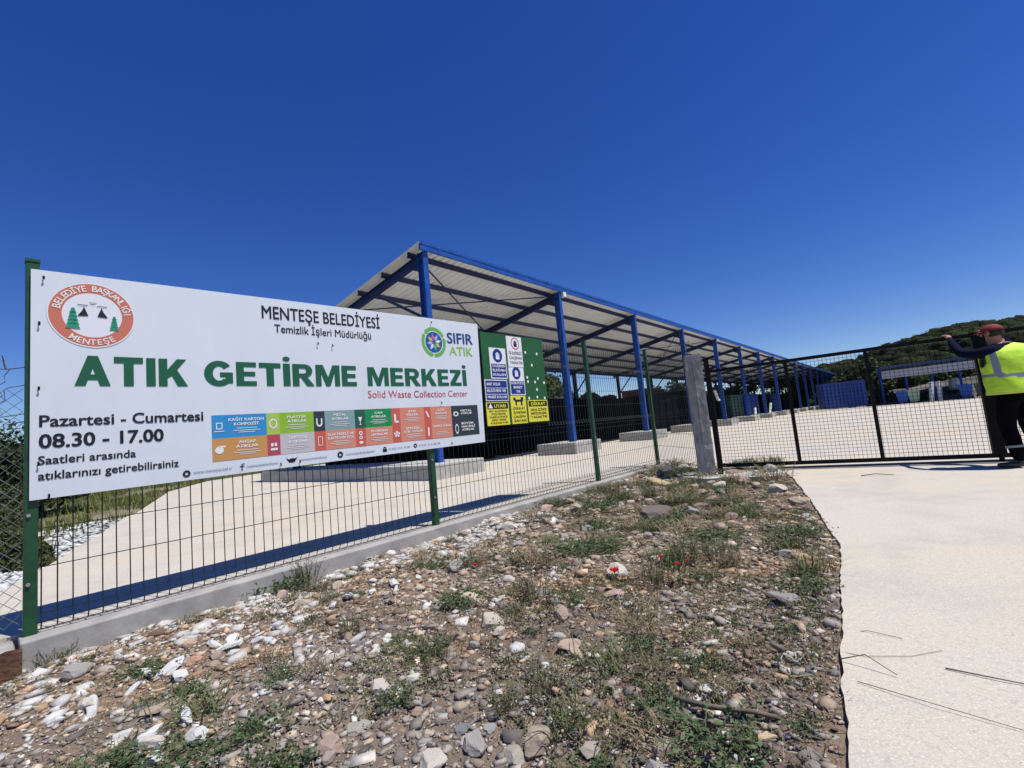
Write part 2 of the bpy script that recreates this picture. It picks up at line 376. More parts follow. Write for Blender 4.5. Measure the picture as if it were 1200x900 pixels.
# grass and white rubble at left
def blades(pts, hgt, wid, base, var=.4, lean=.5, seg=1):
    N = len(pts); pts = np.asarray(pts, float)
    a = rng.random(N)*6.283; h = hgt*(.5+rng.random(N)); w_ = wid*(.6+.8*rng.random(N))
    dx = np.cos(a); dy = np.sin(a); la = rng.random(N)*6.283; lx = np.cos(la)*lean*h*rng.random(N); ly = np.sin(la)*lean*h*rng.random(N)
    A = pts+np.stack([dx*w_/2, dy*w_/2, 0*a], 1); B = pts-np.stack([dx*w_/2, dy*w_/2, 0*a], 1); T = pts+np.stack([lx, ly, h], 1)
    V = np.stack([A, B, T], 1).reshape(-1, 3)
    c = np.asarray(base)[None]*(1+var*(rng.random((N, 1))-.5)*2)
    if var > .3: c[:, 0] *= 1+.8*rng.random(N)*(rng.random(N) > .6)
    return V, np.arange(N*3).reshape(-1, 3), np.clip(c, .004, .9)
pts = []
while len(pts) < 26000:
    x = random.uniform(-30, -5); y = random.uniform(4, 34)
    if inside(YP, x, y): continue
    sfl, ml = tof(x, y)
    if ml > .1: continue
    strip = (-x*.83-y*.56)    # crude left-right measure
    if noise.noise(Vector((x*.35, y*.35, 9))) < -.28: continue
    if y < 10.6 and x > -9.3 and random.random() < .93: continue
    pts.append((x, y, land(x, y)-.13))
q, fq, cc = blades(pts, .20, .035, (.13, .17, .04))
tag(np_mesh('grass', q, fq, LEAF, cc, kind='stuff'), 'tall green and yellow grass beyond the concrete slab at left', 'grass')

# ------------------------------------------------------------------ gravel, rubble
ico = bmesh.new(); bmesh.ops.create_icosphere(ico, subdivisions=1, radius=1); IV = np.array([v.co[:] for v in ico.verts]); IF = np.array([[v.index for v in f.verts] for f in ico.faces]); ico.free()
PAL = np.array([(.40,.33,.26), (.48,.42,.35), (.30,.25,.20), (.56,.53,.49), (.26,.23,.21), (.40,.30,.22), (.66,.64,.61), (.36,.32,.30), (.22,.18,.15), (.46,.37,.29)])
def pebbles(P, S, C, name, label):
    N = len(P); a = rng.random(N)*6.283
    nv_ = len(IV); V = IV[None]*(1+.30*(rng.random((N, nv_, 1))-.5)*2)
    sc_ = np.stack([S*(.75+.7*rng.random(N)), S*(.6+.4*rng.random(N)), S*(.32+.3*rng.random(N))], 1)
    V = V*sc_[:, None, :]*(1+.42*(rng.random((N, nv_, 3))-.5))
    tx = (rng.random(N)-.5)*.9; cx, sx = np.cos(tx), np.sin(tx)
    y = V[:, :, 1]*cx[:, None]-V[:, :, 2]*sx[:, None]; z = V[:, :, 1]*sx[:, None]+V[:, :, 2]*cx[:, None]
    x = V[:, :, 0]; ca, sa = np.cos(a)[:, None], np.sin(a)[:, None]
    V = np.stack([x*ca-y*sa, x*sa+y*ca, z], 2)+P[:, None, :]
    Fq = (IF[None]+(np.arange(N)*nv_)[:, None, None]).reshape(-1, 3)
    return tag(np_mesh(name, V.reshape(-1, 3), Fq, GRAVEL, np.repeat(C, len(IF), 0), kind='stuff'), label, 'gravel')
def region(x, y):
    s, mm = tof(x, y); d = math.hypot(x, y)
    if mm < .55: r = 'close to the kerb '+('before the first banner half' if s < 1.8 else 'by the second fence post' if s < 4.5 else 'by the third fence post' if s < 7.5 else 'by the last fence post')
    elif edge_d(x, y) < .5: r = 'along the apron edge, '+('bottom end' if y < 2.6 else 'middle' if y < 4.4 else 'gate end')
    elif d < 2.7: r = 'at the front of the bank, '+('left' if x < -1.2 else 'left of the middle' if x < -.4 else 'middle' if x < .3 else 'right')
    elif d < 3.8: r = 'across the middle of the bank, '+('left' if x < -1.4 else 'centre' if x < .2 else 'right by the poppies')
    else: r = 'on the upper bank '+('below the banner' if x < .2 else 'round the dark boulder' if x < 1.8 else 'towards the pillar')
    return r
def bank_pts(n, near_bias, accept):
    out = []
    while len(out) < n:
        if random.random() < near_bias: s = random.uniform(-1.2, 4.5); mm = random.uniform(.14, 4.6)
        else: s = random.uniform(-1.2, 9.3); mm = random.uniform(.14, 3.9)
        p = fw(s, mm)
        if edge_d(p.x, p.y) < .015 or (s < -.2 and mm > 4.2) or (p.x > 2.6 and p.y > 7.2): continue
        if accept(p.x, p.y, s, mm): out.append((p.x, p.y, s, mm))
    return out
def pebble_col(x, y, s, mm, sz):
    kw = noise.noise(Vector((x*.9, y*.9, 21)))
    white = (math.exp(-mm/.5)*.7+.045+.15*(s < 1.4 and mm < 2.0)+(.3 if abs(s-3.2) < 2 and mm < 1.0 else 0))*(1 if kw > -.2 else .3)
    if random.random() < white*.75: return np.array((.62, .60, .56))*random.uniform(.6, 1.1), 1.3
    c = PAL[random.choices(range(10), [6, 4, 5, 2.2, 2, 4, .5, 3, 3, 4])[0]]*random.uniform(.45, 1.22)*np.array((1.05, .985, .90))
    if noise.noise(Vector((x*1.1, y*1.1, 33))) > .12 or (mm < 1.3 and s > -.2 and s < 3 and random.random() < .5): c = c*np.array((1.10, .97, .86))
    if math.hypot(x, y) < 3.2 and random.random() < .6: g9 = c.mean(); c = (c*.35+g9*.65)*np.array((1.03, 1.0, .97))*random.uniform(.75, 1.2)
    return c, 1
def big_ok(x, y, s, mm): return not (noise.noise(Vector((x*1.6, y*1.6, 12))) > .30 and random.random() < .5)
OV = np.array([(1, 0, 0), (-1, 0, 0), (0, 1, 0), (0, -1, 0), (0, 0, 1), (0, 0, -1)], float); OF = np.array([(0, 2, 4), (2, 1, 4), (1, 3, 4), (3, 0, 4), (2, 0, 5), (1, 2, 5), (3, 1, 5), (0, 3, 5)])
IV0, IF0 = IV, IF
CV = np.array([(x, y, z) for z in (-.62, .62) for y in (-.62, .62) for x in (-.75, .75)]); CF = np.array([(0,2,3),(0,3,1),(4,5,7),(4,7,6),(0,1,5),(0,5,4),(1,3,7),(1,7,5),(3,2,6),(3,6,7),(2,0,4),(2,4,6)])
for (num, nb_, lo_, med, hi_, low, lbl) in ((9500, .55, .007, .0125, .042, False, 'loose mixed rounded pebbles covering the bank'), (17500, .55, .006, .0122, .040, None, 'angular broken stone chips covering the bank'), (85000, .62, .0028, .0052, .010, True, 'fine gravel grit between the pebbles of the bank')):
    P = []; S = []; C = []
    for (x, y, s, mm) in bank_pts(num, nb_, big_ok if not low else (lambda *a: True)):
        dd = math.hypot(x, y); sz = min(hi_, max(lo_, med*math.exp(random.gauss(0, .5))))*(1+.10*max(0, dd-2.5))
        c, k_ = pebble_col(x, y, s, mm, sz); sz *= k_
        P.append((x, y, hz(x, y)+sz*.15)); S.append(sz); C.append(c)
    if low: IV, IF = OV, OF
    if low is None: IV, IF = CV, CF
    pebbles(np.array(P), np.array(S), np.array(C), 'gravel' if low else 'pebbles', lbl)
    IV, IF = IV0, IF0
P = []; S = []; C = []
while len(P) < 3800:
    if random.random() < .55: x = random.uniform(-10.2, -5.2); y = random.uniform(4.6, 10.9)
    else: x = random.uniform(-7, -3.9); y = random.uniform(2.6, 6)
    if inside(YP, x, y) or tof(x, y)[1] > .2: continue
    P.append((x, y, land(x, y)-.10)); S.append(random.uniform(.02, .065)); C.append(np.array((.60, .61, .61))*random.uniform(.6, 1.1))
pebbles(np.array(P), np.array(S), np.array(C), 'rubble', 'white broken rubble beside the slab edge at left')

def stone_mesh(name, seed, sub=2, flat=.55, ang=.35):
    bm = bmesh.new(); bmesh.ops.create_icosphere(bm, subdivisions=sub, radius=1); rd = random.Random(seed)
    for k in range(int(9+ang*12)):   # cut planes give facets
        d = Vector((rd.gauss(0, 1), rd.gauss(0, 1), rd.gauss(0, 1))).normalized(); c = rd.uniform(.58, .88)
        for v in bm.verts:
            t = v.co.dot(d)
            if t > c: v.co -= d*(t-c)
    for v in bm.verts:
        v.co *= 1+.12*noise.noise(v.co*1.7+Vector((seed*3.1, 0, 0)))+.05*noise.noise(v.co*5+Vector((seed*3.1, 0, 0)))+.025*noise.noise(v.co*11)
        v.co.z *= flat
        v.co.y *= .78
    me = bpy.data.meshes.new(name); bm.to_mesh(me); bm.free(); me.materials.append(STONE)
    return me
SM = [stone_mesh('stone', i, 3, random.uniform(.42, .72), random.uniform(.1, .8)) for i in range(12)]
def stone(x, y, r, col, label, rz=None, sx=1, sy=1, szz=1, mesh=None, group=None, tilt=.15, name='stone', sink=.25):
    me = SM[mesh if mesh is not None else random.randrange(12)]
    o = bpy.data.objects.new(name, me); COL.objects.link(o); o.location = (x, y, hz(x, y)+r*szz*sink)
    o.rotation_euler = (random.uniform(-tilt, tilt), random.uniform(-tilt, tilt), random.uniform(0, 6.28) if rz is None else rz)
    o.scale = (r*sx, r*sy, r*szz); o.color = tuple(col)+(1,)
    return tag(o, label, 'stone', group)
KS = [  # x, y, r, colour, label
 (.74, 1.90, .026, (.52,.30,.18), 'orange stone near the right of the bank by the apron'),
 (2.09, 7.25, .22, (.50,.38,.20), 'yellowish boulder low on the bank before the concrete pillar'),
 (-.25, 2.92, .10, (.52,.46,.37), 'largest pale rounded stone in the middle of the bank'),
 (-.42, 3.30, .088, (.56,.47,.34), 'tan squarish stone behind the largest pale stone'),
 (-.33, 3.19, .052, (.40,.33,.25), 'brownish grey stone wedged beside the tan squarish one'),
 (-.20, 3.27, .050, (.52,.48,.42), 'pale egg shaped stone right of the brownish wedged one'),
 (-.13, 3.17, .036, (.50,.47,.43), 'small pale stone between the egg shaped and largest stones'),
 (.38, 2.41, .055, (.27,.20,.15), 'dark brown oval stone right of the bank centre'),
 (.19, 2.49, .055, (.44,.36,.26), 'flat tan oval stone left of the dark brown oval'),
 (.12, 2.66, .042, (.42,.40,.35), 'greenish grey oval pebble above the flat tan oval'),
 (-.80, 2.14, .058, (.36,.34,.28), 'flat greenish grey disc shaped stone on the lower bank'),
 (-1.00, 2.33, .034, (.52,.34,.17), 'round orange stone beside the disc shaped stone'),
 (-.86, 2.00, .045, (.36,.29,.24), 'brown flat stone just below the disc shaped stone'),
 (-2.00, 2.87, .055, (.55,.33,.22), 'terracotta coloured stone beside the white rubble chunks'),
 (.16, 1.81, .05, (.38,.33,.27), 'brownish stone at the bottom middle of the bank'),
 (.67, 2.03, .035, (.66,.65,.62), 'white flat stone above the orange stone'),
 (.62, 1.99, .022, (.66,.64,.60), 'small white pebble left of the white flat stone'),
 (.73, 1.66, .036, (.60,.44,.27), 'tan orange stone at the bottom right corner of the bank'),
 (-.33, 2.05, .042, (.20,.21,.21), 'dark slate grey stone among pale pebbles, lower middle'),
 (-.22, 2.03, .036, (.30,.31,.29), 'mid grey stone right of the dark slate one'),
 (-.62, 2.42, .045, (.60,.57,.49), 'cream stone above a green weed, lower middle'),
 (-.66, 2.28, .035, (.60,.45,.33), 'pinkish cream stone leaning on the cream stone'),
 (-1.52, 2.19, .07, (.62,.61,.58), 'large white rough chunk at the lower left of the bank'),
 (-1.63, 2.08, .05, (.60,.60,.58), 'white chunk left below the large white rough one'),
 (-1.20, 2.20, .035, (.38,.40,.33), 'green tinged stone between the white chunk and orange stone'),
 (-.12, 1.88, .06, (.40,.37,.31), 'grey brown angular stone on the bottom edge'),
 (-.20, 2.75, .04, (.50,.44,.37), 'beige stone below the largest pale stone'),
 (.03, 1.98, .03, (.55,.50,.36), 'cream yellow pebble on the bottom middle'),
 (.50, 2.55, .03, (.55,.51,.44), 'cream pebble behind the dark brown oval stone'),
 (.27, 2.72, .024, (.60,.40,.31), 'small salmon pink stone under the red poppy'),
]
for (x, y, r_, c, lb) in KS: stone(x, y, r_, c, lb, szz=.8, sx=1.15)
stone(-1.82, 2.46, .15, (.38,.31,.22), 'long flat brown slab stone pointing to the white chunks', rz=.75, sx=1.1, sy=.33, szz=.33, mesh=3)
stone(1.42, 5.15, .21, (.17,.13,.115), 'dark reddish brown boulder in the upper middle of the bank', rz=.4, szz=.85, sx=1.1, mesh=5, sink=.35)
stone(-2.35, 2.02, .13, (.33,.22,.15), 'brown boulder in the bottom left corner', szz=.6, mesh=2)
stone(-2.12, 1.9, .10, (.38,.26,.19), 'reddish brown flat boulder at the bottom left', szz=.5, mesh=7)
stone(-2.62, 2.33, .11, (.42,.27,.15), 'rust coloured stone under the kerb end at left', szz=.6, mesh=8)
# white angular chunks
wl = [(-1.93, 3.12), (-1.85, 3.07), (-1.78, 3.16), (-1.88, 2.98), (-1.98, 3.03), (-1.72, 3.05), (-1.80, 2.92), (-2.06, 2.75), (-2.14, 2.60), (-1.68, 3.22), (-1.62, 3.0), (-1.95, 2.68),
      (-1.75, 2.2), (-1.9, 2.25), (-1.66, 2.32), (-2.3, 2.35), (-2.22, 2.45), (-1.05, 3.75), (-.9, 3.9), (-1.2, 3.65), (-1.32, 3.5), (-.8, 4.05), (-.62, 4.2), (-1.0, 3.6), (-.5, 4.3)]
for i, (x, y) in enumerate(wl):
    stone(x, y, random.uniform(.034, .070), np.array((.64,.64,.63))*random.uniform(.9, 1.08), 'white angular rubble chunk lying on the left half of the bank', sx=random.uniform(.9, 1.6), sy=random.uniform(.5, .9), szz=random.uniform(.5, .9), group='white rubble chunks', tilt=.5, sink=.5)
LAB = [('tan', (.44,.36,.27)), ('grey', (.33,.31,.28)), ('brown', (.31,.23,.17)), ('cream', (.54,.49,.42)), ('pinkish', (.44,.32,.26))]
cnt = 0; placed = []
while cnt < 258:
    s = random.uniform(-.4, 6.5) if random.random() < .7 else random.uniform(4, 9); mm = random.uniform(.25, 4.2)
    p = fw(s, mm); dd = math.hypot(p.x, p.y)
    if edge_d(p.x, p.y) < .06 or p.y < 1.5: continue
    r_ = random.choice((.022, .03, .03, .04, .055, .07))*random.uniform(.85, 1.15)*(1+.16*max(0, dd-2.5))
    if any((p.x-a)**2+(p.y-b)**2 < (r_+c)**2 for a, b, c in placed): continue
    placed.append((p.x, p.y, r_)); nm, c = random.choice(LAB)
    stone(p.x, p.y, r_, np.array(c)*random.uniform(.85, 1.15), '%s stone lying %s' % (nm, region(p.x, p.y)), group='%s stones on the bank' % nm, szz=random.uniform(.7, 1), sx=random.uniform(.9, 1.3)); cnt += 1

# ------------------------------------------------------------------ weeds
def weed_mesh(kind, seed):
    rd = np.random.default_rng(seed); V = []; Fc = []; C = []
    nst = {'leafy': 60, 'grassy': 80, 'dry': 60, 'spiky': 60}[kind]
    base = {'leafy': (.085, .125, .055), 'grassy': (.12, .145, .06), 'dry': (.26, .21, .13), 'spiky': (.15, .145, .085)}[kind]
    def q4(a, b, c, d, col): o = len(V); V.extend([a, b, c, d]); Fc.append((o, o+1, o+2, o+3)); C.append(col)
    for i in range(nst):
        a = rd.random()*6.283; out = rd.uniform(.1, 1)**.8*(1.0 if kind == 'leafy' else .85); hh = rd.uniform(.35, 1)*(.55 if kind == 'leafy' else .9)
        p0 = np.array([math.cos(a)*.12*rd.random(), math.sin(a)*.12*rd.random(), 0])+np.array([rd.normal()*.25, rd.normal()*.25, 0]); p1 = p0+np.array([math.cos(a)*out*.5, math.sin(a)*out*.5, hh*.75]); p2 = p0+np.array([math.cos(a)*out, math.sin(a)*out, hh])
        sd_ = np.array([-math.sin(a), math.cos(a), 0]); w0 = .012 if kind != 'leafy' else .010; c0_ = rd.normal(size=2)*.22
        col = np.array(base)*rd.uniform(.6, 1.35)
        q4(p0-sd_*w0, p0+sd_*w0, p1+sd_*w0, p1-sd_*w0, col); q4(p1-sd_*w0, p1+sd_*w0, p2+sd_*.004, p2-sd_*.004, col)
        if kind in ('leafy', 'spiky', 'dry'):
            for k in range(9 if kind == 'leafy' else 5):
                t = rd.uniform(.15, 1); p = p0*(1-t)+p2*t+np.array([0, 0, .12*math.sin(t*3.14)]); d = rd.normal(size=3); d[2] = abs(d[2])*.5; d /= np.linalg.norm(d)
                l = rd.uniform(.06, .15); n2 = np.cross(d, rd.normal(size=3)); n2 /= np.linalg.norm(n2); ww = l*(.26 if kind == 'leafy' else .1)
                q4(p, p+d*l*.5+n2*ww, p+d*l, p+d*l*.5-n2*ww, np.array(base)*rd.uniform(.6, 1.5))
    V = np.array(V); Fc = np.array(Fc); C = np.array(C)
    o = np_mesh('weed', V, Fc, LEAF, C); me = o.data; bpy.data.objects.remove(o); return me
WM = {k: [weed_mesh(k, i+j*10) for i in range(4)] for j, k in enumerate(('leafy', 'grassy', 'dry', 'spiky'))}
def weed(x, y, r_, h_, kind, label, group=None, z=None):
    o = bpy.data.objects.new('weed', random.choice(WM[kind])); COL.objects.link(o)
    o.location = (x, y, (hz(x, y) if z is None else z)-.004); o.scale = (r_, r_, h_); o.rotation_euler = (0, 0, random.uniform(0, 6.28)); return tag(o, label, 'weed', group)
KW = [(-2.21, 2.74, .17, .13, 'leafy', 'bright green low weed on the gravel at left'), (-2.08, 4.05, .26, .24, 'leafy', 'tall grey green weed against the kerb left of the second post'), (-1.95, 4.15, .2, .3, 'spiky', 'spindly weed rising beside the kerb'),
 (-1.13, 3.0, .17, .16, 'spiky', 'olive weed left of the bank centre'), (-.66, 2.27, .13, .10, 'leafy', 'green weed in front of the cream stone'), (-1.32, 2.5, .13, .11, 'leafy', 'green weed above the large white chunk'),
 (-1.23, 2.14, .17, .13, 'leafy', 'wide dark weed on the lower left bank'), (-1.05, 1.95, .15, .12, 'leafy', 'weed spilling off the lower edge at left'), (.02, 2.15, .2, .16, 'spiky', 'grey green tangled weed in the lower middle'),
 (.10, 1.95, .17, .13, 'grassy', 'grassy tangle on the lower middle bank'), (.53, 4.0, .26, .15, 'leafy', 'wide dark green weed in the middle of the bank'), (.7, 4.25, .2, .15, 'grassy', 'green tuft behind the wide dark weed'), (1.72, 2.98, .21, .17, 'grassy', 'big green grass tuft hanging over the apron edge'),
 (1.55, 2.75, .18, .14, 'leafy', 'leafy weed left of the big apron tuft'), (.45, 1.99, .13, .10, 'leafy', 'green weed near the stick at lower right'), (.53, 2.4, .13, .12, 'leafy', 'green weed right of the dark brown oval stone'),
 (-1.82, 2.10, .09, .07, 'leafy', 'small green weed at the lower left corner'), (1.0, 3.55, .28, .24, 'grassy', 'tall grassy clump among the poppies'), (1.2, 3.7, .25, .22, 'spiky', 'wiry clump right of the poppies'), (.8, 3.3, .2, .16, 'spiky', 'wiry clump left of the poppies'),
 (1.55, 5.0, .25, .17, 'leafy', 'green weed beside the dark boulder'), (.25, 3.05, .14, .11, 'leafy', 'green weed right of the largest pale stone'), (-.55, 2.7, .13, .1, 'leafy', 'green weed left of the largest pale stone'), (.75, 2.25, .12, .09, 'leafy', 'low weed above the white flat stone'),
 (-1.5, 2.75, .16, .10, 'dry', 'dry purplish brown weed right of the slab stone'), (1.22, 2.3, .09, .08, 'leafy', 'dark trailing weed at the apron edge'), (.84, 1.62, .08, .08, 'leafy', 'green weed at the apron edge in the bottom corner'),
 (2.6, 6.2, .22, .2, 'grassy', 'green grass on the bank near the pad'), (1.3, 6.5, .3, .28, 'spiky', 'grey green tall weed by the third fence post'), (1.75, 6.9, .25, .22, 'spiky', 'dry weed next to the yellowish boulder'), (2.6, 8.0, .22, .26, 'leafy', 'green weed behind the left of the concrete pillar')]
for a in KW: weed(*a)
weed(3.75, 8.1, .3, .22, 'leafy', 'leafy weed growing at the left foot of the sliding gate', z=.0); weed(4.05, 7.85, .3, .26, 'spiky', 'tall thin weed at the foot of the sliding gate', z=0)
KL = {'leafy': 'small leafy weed', 'grassy': 'green grass tuft', 'dry': 'dry straw tuft', 'spiky': 'olive wiry tuft'}
c = 0
while c < 285:
    s = random.uniform(-.3, 9.2); mm = random.uniform(.2, 4.1); p = fw(s, mm)
    d = edge_d(p.x, p.y)
    if d < .16 or p.y < 1.55: continue
    dens = .25+.5*(noise.noise(Vector((p.x*1.2, p.y*1.2, 50)))+.3)+(.35 if mm > 1.6 and s > 1.8 else 0)+(.3 if s > 5.5 else 0)
    if random.random() > dens*(.6 if d < .6 else 1): continue
    k = random.choices(('leafy', 'grassy', 'dry', 'spiky'), (3, 3, 4, 4))[0]; r_ = random.choice((.7, 1, 1, 1.5))*random.uniform(.06, .15)*(1+.10*s)
    weed(p.x, p.y, r_, r_*random.uniform(.45, .8), k, KL[k]+' '+region(p.x, p.y), group={'leafy': 'small leafy weeds', 'grassy': 'thin grass tufts', 'dry': 'dry tufts', 'spiky': 'wiry tufts'}[k]); c += 1
pts = []
while len(pts) < 52000:
    s = random.uniform(-.8, 9.3); mm = random.uniform(.16, 4.4); p = fw(s, mm)
    if edge_d(p.x, p.y) < .02: continue
    if random.random() > .30+1.2*noise.noise(Vector((p.x*1.2, p.y*1.2, 50))) + (.38 if mm > 1.5 and s > 1.6 else 0): continue
    pts.append((p.x, p.y, hz(p.x, p.y)-.003))
q, fq, cc = blades(pts, .038, .0034, (.22, .19, .11), .5, 1.9)
cs = []; rs_ = []
while len(cs) < 2300:
    s = random.uniform(-.6, 9.2); mm = random.uniform(.3, 4.4); p = fw(s, mm)
    if edge_d(p.x, p.y) < .05: continue
    v_ = noise.noise(Vector((p.x*1.5, p.y*1.5, 71)))+.25*noise.noise(Vector((p.x*4, p.y*4, 72)))+(.16 if mm > 1.7 and s > 1.2 else -.08)+(.12 if math.hypot(p.x-.1, p.y-2) < .6 else 0)
    if v_ < .12: continue
    rr_ = random.uniform(.03, .08); cs.append((p.x, p.y, hz(p.x, p.y)+rr_*.25)); rs_.append((rr_, rr_, rr_*.55))
q8, f8, c8 = leaves(cs, rs_, 42, .012, (.105, .12, .055), .7)
tag(np_mesh('ground_cover', q8, f8, LEAF, c8, kind='stuff'), 'patches of tiny leaved creeping weeds between the stones', 'ground cover')
tag(np_mesh('ground_cover', q, fq, LEAF, cc, kind='stuff'), 'short dry grass and stubble between the stones', 'ground cover')

# poppies
PET = mat('poppy_petal', (.62, .012, .008), .5, trans=.3)
def poppy(x, y, r_, h_, label):
    root = empty('poppy', (x, y, hz(x, y)), 0, label, 'flower')
    st = MB(); st.tube([(0, 0, 0), (.01, 0, h_*.6), (0, 0, h_)], .0022, 5); st.build('stem', mat('stem', (.08, .14, .04), .6), root)
    for k in range(4):
        b = MB(); a0 = k*1.57+.3; n = 6; vs = [(0, 0, h_)]
        for j in range(n+1):
            a = a0-.85+1.7*j/n; vs.append((math.cos(a)*r_*(.9+.15*math.sin(j*2.4)), math.sin(a)*r_*(.9+.15*math.cos(j*2.1)), h_+r_*.8+.2*r_*math.sin(j*1.9)))
        b.add(vs, [(0, j, j+1) for j in range(1, n+1)]); b.build('petal', PET, root)
    c_ = MB(); c_.tube([(0, 0, h_), (0, 0, h_+r_*.3)], r_*.15, 6); c_.build('flower_centre', BLACK, root)
poppy(.55, 3.17, .032, .13, 'bright red poppy standing alone in the middle of the bank')
poppy(.92, 3.40, .018, .12, 'faded red poppy behind and right of the lone poppy'); poppy(.97, 3.19, .019, .14, 'orange red poppy at the centre of the three clustered ones'); poppy(1.04, 3.2, .015, .14, 'small orange poppy, rightmost of the clustered ones')
poppy(-.43, 3.9, .02, .06, 'tiny red poppy low by the kerb side of the bank')
# dead stems and straw lying flat
Vd = []; Fd = []; Cd = []
while len(Fd) < 7500:
    s = random.uniform(-.6, 8.5); mm = random.uniform(.3, 4.3); p = fw(s, mm)
    if edge_d(p.x, p.y) < .01: continue
    if random.random() > .25+.9*max(0, noise.noise(Vector((p.x*1.1, p.y*1.1, 90))))+(.45 if edge_d(p.x, p.y) < .9 else 0): continue
    a = random.gauss(-.6, .8); l = random.uniform(.02, .10); w9 = random.uniform(.0008, .0022); z = hz(p.x, p.y)+random.uniform(.006, .018)
    dx, dy = math.cos(a)*l/2, math.sin(a)*l/2; nx9, ny9 = -math.sin(a)*w9, math.cos(a)*w9; tz = random.uniform(-.008, .008); o9 = len(Vd)
    Vd += [(p.x-dx-nx9, p.y-dy-ny9, z-tz), (p.x-dx+nx9, p.y-dy+ny9, z-tz), (p.x+dx+nx9, p.y+dy+ny9, z+tz), (p.x+dx-nx9, p.y+dy-ny9, z+tz), (p.x, p.y, z+w9*2+.001)]
    Fd += [(o9, o9+1, o9+4), (o9+2, o9+3, o9+4), (o9+1, o9+2, o9+4), (o9+3, o9, o9+4)]; k9 = random.choice(((.10, .08, .06), (.24, .19, .13), (.30, .26, .19), (.07, .06, .05))); Cd += [k9]*4
tag(np_mesh('dead_stems', np.array(Vd), np.array(Fd), GRAVEL, np.array(Cd), kind='stuff'), 'dry dead stems and straw lying flat among the stones', 'debris')
# sticks and twigs
STK = mat('twig', (.19, .15, .11), .9, noise_scale=30, noise_amt=.2)
def twig(pts_, r_, label, z=None, name='twig', grp=None):
    b = MB(); P_ = [(x, y, (max(hz(x, y), 0 if edge_d(x, y) < 0 else -9))+r_*.7+dz) for x, y, dz in pts_]
    b.tube(P_, [r_*(1-.5*i/len(P_)) for i in range(len(P_))], 6); return tag(b.build(name, STK, smooth=True), label, 'twig', grp)
twig([(.52, 1.98, .02), (.62, 1.87, .03), (.74, 1.76, .02), (.80, 1.70, .0)], .011, 'thick dead branch lying on the lower right bank', name='branch')
twig([(.50, 1.88, .02), (.62, 1.80, .02), (.72, 1.70, .01)], .006, 'thinner dead branch in front of the thick one', name='branch')
twig([(1.12, 1.77, .004), (1.24, 1.60, .012), (1.40, 1.43, .004)], .0014, 'long straight straw across the apron at the bottom right')
twig([(1.46, 1.80, .003), (1.56, 1.70, .006), (1.66, 1.62, .003)], .0026, 'dark stalk near the right edge of the apron')
twig([(1.14, 2.08, .02), (1.26, 1.93, .004), (1.42, 1.90, .003), (1.56, 1.92, .003)], .0012, 'bent thin straw on the apron beside the bank')
twig([(1.16, 1.92, .03), (1.22, 1.86, .045), (1.27, 1.78, .006)], .0022, 'curved dark stem arching off the bank edge')
twig([(1.32, 2.2, .002), (1.42, 2.12, .006), (1.5, 2.04, .002)], .0016, 'short pale straw on the apron')
twig([(4.35, 6.15, .003), (4.5, 6.1, .02), (4.65, 6.0, .003)], .006, 'small dark dry leaf clump on the apron below the gate')
twig([(1.9, 3.9, .02), (2.1, 4.0, .04), (2.2, 3.85, .02)], .008, 'dark curved twig on the upper right bank')
for i in range(26):
    x = random.uniform(-1.6, 1.9); y = random.uniform(1.8, 5)
    if edge_d(x, y) < .1 or tof(x, y)[1] < .3: continue
    a = random.uniform(0, 6.28); l = random.uniform(.06, .16)
    twig([(x, y, .01), (x+l*.5*math.cos(a), y+l*.5*math.sin(a), .025), (x+l*math.cos(a+.3), y+l*math.sin(a+.3), .008)], random.uniform(.0015, .0035), 'thin dead twig lying among the stones of the bank', grp='thin twigs on the bank')

# ================================================================== FENCE
fence = empty('mesh_fence', P1, FA, 'green welded wire mesh fence on a concrete kerb carrying the banner', 'fence')
ZS = lambda s: 0.0
posts = [0.0, 3.27, 6.83, 9.2]
pb = MB(); pb.box(-.033, .033, -.033, .033, .0, 2.44)
post0 = pb.build('post', GREEN, fence, bevel=.004)
cp = MB(); cp.box(-.037, .037, -.037, .037, 2.44, 2.462); cp.build('post_cap', GREEN, post0)
bo = MB()
for z in (.32, .75): bo.tube([(-.012, -.033, z), (-.012, -.045, z)], .011, 8)
bo.build('bolt', GALV, post0)
post0.location = (0, 0, 0)
for s in posts[1:]:
    c = dup(post0, fence); c.location = (s, 0, 0)
def panel(s0, s1, ztop=2.32, parent=fence, zb=.022):
    b = MB(); s = s0+.05; r_ = .0038
    folds = [(.03, .12), (.98, 1.07), (1.9, 1.99)]
    def ys(z):
        for a, c in folds:
            if a < z < c: return -.03*(1-abs((z-(a+c)/2)/((c-a)/2)))
        return 0
    while s < s1-.04:
        zs = [zb] + [z for a, c in folds for z in (a, (a+c)/2, c) if z > zb] + [ztop]
        b.tube([(s, ys(z) if z not in (zb, ztop) else 0, z) for z in sorted(set(zs))], r_, 4, cap=False); s += .0755
    for z in (.025, .075, .12, .41, .655, .9, .98, 1.025, 1.07, 1.31, 1.56, 1.8, 1.9, 1.945, 1.99, 2.2):
        b.bar((s0+.03, ys(z)-.004, z), (s1-.03, ys(z)-.004, z), .0055)
    o = b.build('mesh_panel', WIRE, parent); o['kind'] = 'stuff'; return o
for a, b_ in zip(posts, posts[1:]): panel(a, b_)
# return panel from the last post to the pillar
c4 = fw(9.2, 0); pil = Vector((3.02, 7.72, 0)); dv = pil-c4; L4 = dv.length
ret = empty('mesh_fence', c4, math.atan2(dv.y, dv.x), 'short fence return between the last green post and the concrete pillar', 'fence')
panel(0, L4, 2.2, ret)
